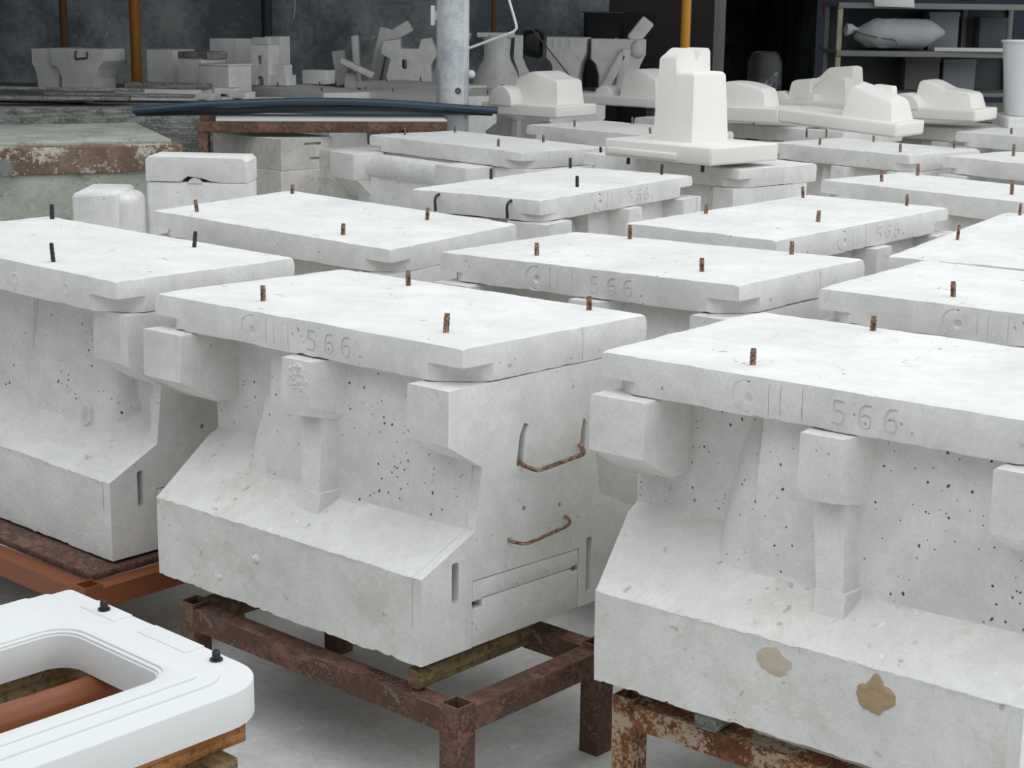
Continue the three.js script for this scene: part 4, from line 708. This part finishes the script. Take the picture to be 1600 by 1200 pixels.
{
  const o = thing('storage_rack', 'grey steel storage rack with a worn painted upright', 'rack', [2.55, 0, -13.95]);
  for (const [x, m] of [[0, M.rackPaint], [1.5, M.rackSteel]]) { part('upright', finish(rbox(x - 0.02, x + 0.02, 0, 1.62, 0.55, 0.59, 0.003)), m, o); part('upright', finish(rbox(x - 0.02, x + 0.02, 0, 1.62, 0, 0.04, 0.003)), M.rackSteel, o); }
  for (const y of [0.9, 1.22, 1.59]) part('shelf', finish(rbox(-0.02, 1.52, y, y + 0.03, 0, 0.6, 0.003)), M.rackSteel, o);
  for (const y of [1.235, 1.605]) part('front_bar', finish(rbox(-0.02, 1.52, y - 0.03, y + 0.015, 0.59, 0.61, 0.003)), M.rackSteel, o);
  part('back_panel', finish(rbox(0, 1.5, 0.9, 1.6, -0.01, 0.0, 0.002)), M.darkGrey, o);
  part('inner_post', finish(rbox(1.1, 1.14, 0.93, 1.59, 0.02, 0.06, 0.003)), M.rackSteel, o);
}
{
  const o = thing('cement_sack', 'grey woven sack tied at one end, lying on the rack shelf', 'sack', [3.04, 1.385, -13.44], 8 * D2R);
  const g = new THREE.SphereGeometry(1, 48, 28), p = g.attributes.position;
  for (let i = 0; i < p.count; i++) {
    let x = p.getX(i), y = p.getY(i), z = p.getZ(i); const q = Math.abs(x), k = (1 - q ** 5) ** 0.35 / Math.max(1e-3, Math.sqrt(1 - x * x));
    y *= k; z *= k; const pinch = x < -0.6 ? 1 - 0.35 * step(0.6, 1, -x) : x > 0.5 ? 1 - 0.55 * step(0.5, 1, x) : 1;
    const wr = 0.05 * Math.sin(x * 16 + z * 5 + noise3(x * 3, y * 3, z * 3) * 3) * step(-0.1, -0.5, x) + 0.03 * noise3(x * 5, y * 4, z * 4);
    p.setXYZ(i, x * 0.37 + 0.02 * y, y * (0.115 + wr * 0.12) * pinch - (y < 0 ? 0.0 : 0), z * 0.17 * pinch * (1 + wr));
  }
  part('bag', finish(g, 1.2), M.sack, o);
  part('tied_neck', finish(rough(new THREE.ConeGeometry(0.05, 0.12, 12, 3, true).rotateZ(-Math.PI / 2).translate(-0.39, 0.03, 0.03), 0.01, 30), 0.9), M.sack, o);
  part('cord', finish(tube([[-0.4, 0.02, 0.06], [-0.32, -0.01, 0.13], [-0.2, -0.035, 0.165], [-0.1, -0.05, 0.17], [-0.08, -0.1, 0.175]], 0.004, 30, 6), 0.8), M.darkGrey, o);
}
for (const [l, x, y, w, h, d, m] of [['grey crate on the rack behind the sack', 3.45, 1.25, 0.24, 0.3, 0.2, M.greyCrate], ['dark carton on the rack beside the grey crate', 3.2, 1.4, 0.2, 0.18, 0.2, M.cardboard], ['pale carton below the rack shelf', 3.3, 0.93, 0.28, 0.26, 0.2, M.cardboard], ['grey carton below the rack shelf beside the pale one', 3.6, 0.93, 0.26, 0.25, 0.2, M.greyCrate], ['dark bin at the end of the rack', 3.85, 1.25, 0.22, 0.26, 0.2, M.darkGrey]]) {
  const o = thing('storage_carton', l, 'carton', [x, (y === 1.4 ? 1.25 : y) + 0.002, -13.78]); const c = part('carton', finish(rbox(-w / 2, w / 2, 0, h, -d / 2, d / 2, 0.006)), m, o); part('lid_flap', finish(rbox(-w / 2 - 0.004, w / 2 + 0.004, h - 0.03, h + 0.004, -d / 2 - 0.004, d / 2 + 0.004, 0.003)), m, o);
}
single('white_batten', 'white painted batten lying on the rack shelf', 'timber', finish(rbox(0, 0.6, 0, 0.03, -0.05, 0, 0.003)), M.offWhite, [3.3, 1.2525, -13.33], -4 * D2R);
const bagGeo = (w, h, d, seed) => { const g = new THREE.SphereGeometry(1, 32, 20); g.scale(w / 2, h / 2, d / 2); rough(g, Math.min(w, h) * 0.12, 9, seed); return finish(g.translate(0, h * 0.45, 0), 1.2); };
single('plastic_bag', 'black plastic bag bulging on top of the rack', 'bag', bagGeo(0.5, 0.22, 0.4, 3), M.blackPlastic, [3.05, 1.65, -13.6]);
single('plastic_bag', 'silvery plastic bag on top of the rack', 'bag', bagGeo(0.45, 0.2, 0.4, 5), M.silver, [3.6, 1.65, -13.6]);
single('plastic_bag', 'torn white plastic sheet hanging over the rack top', 'bag', finish(rough(rbox(-0.16, 0.16, -0.05, 0.05, -0.01, 0.01, 0.004), 0.02, 14), 0.9), M.offWhite, [2.95, 1.64, -13.3]);
{ const r = rng(31); for (let k = 0; k < 9; k++) { const a = (r() - 0.5) * 0.3, l = 0.2 + r() * 0.35, x = 2.5 + r() * 0.9, z = -12.05 - k * 0.11; single('stick', 'thin wooden stick strewn on the bench below the rack', 'stick', finish(polyTube([[-l / 2, 0, 0], [l / 2, 0.004, 0]], 0.008, 6), 0.8), k % 2 ? M.wood : M.brownPaint, [x, 0.869 + (k % 3) * 0.0005, z], a, 'sticks strewn on the bench'); } }
{ const o = thing('red_graffiti', 'dark red paint daubs on the dark blue wall', 'graffiti', [2.98, 0, -16.498]); [[0.03, 1.5, 0.05, 0.28, 0.3], [0.12, 1.55, 0.05, 0.22, -0.4], [0.2, 1.48, 0.04, 0.3, 0.5], [0.08, 1.2, 0.2, 0.05, 0.1], [0.14, 1.05, 0.22, 0.05, -0.1], [0.1, 1.12, 0.05, 0.24, 0.1]].forEach(([x, y, w, h, r]) => { const m = part('paint_stroke', finish(rbox(-w / 2, w / 2, -h / 2, h / 2, 0, 0.002, 0.0008)), M.redPaint, o); m.position.set(x, y, 0.0); m.rotation.z = r; }); }
single('hanging_wire', 'thin pale wire hanging before the concrete wall', 'wire', finish(tube([[-2.06, 3.9, -15.5], [-2.02, 2.4, -15.5], [-2.02, 1.6, -15.5], [-2.035, 1.42, -15.5]], 0.004, 40, 6), 0.8), M.offWhite);

renderer.render(scene, camera);
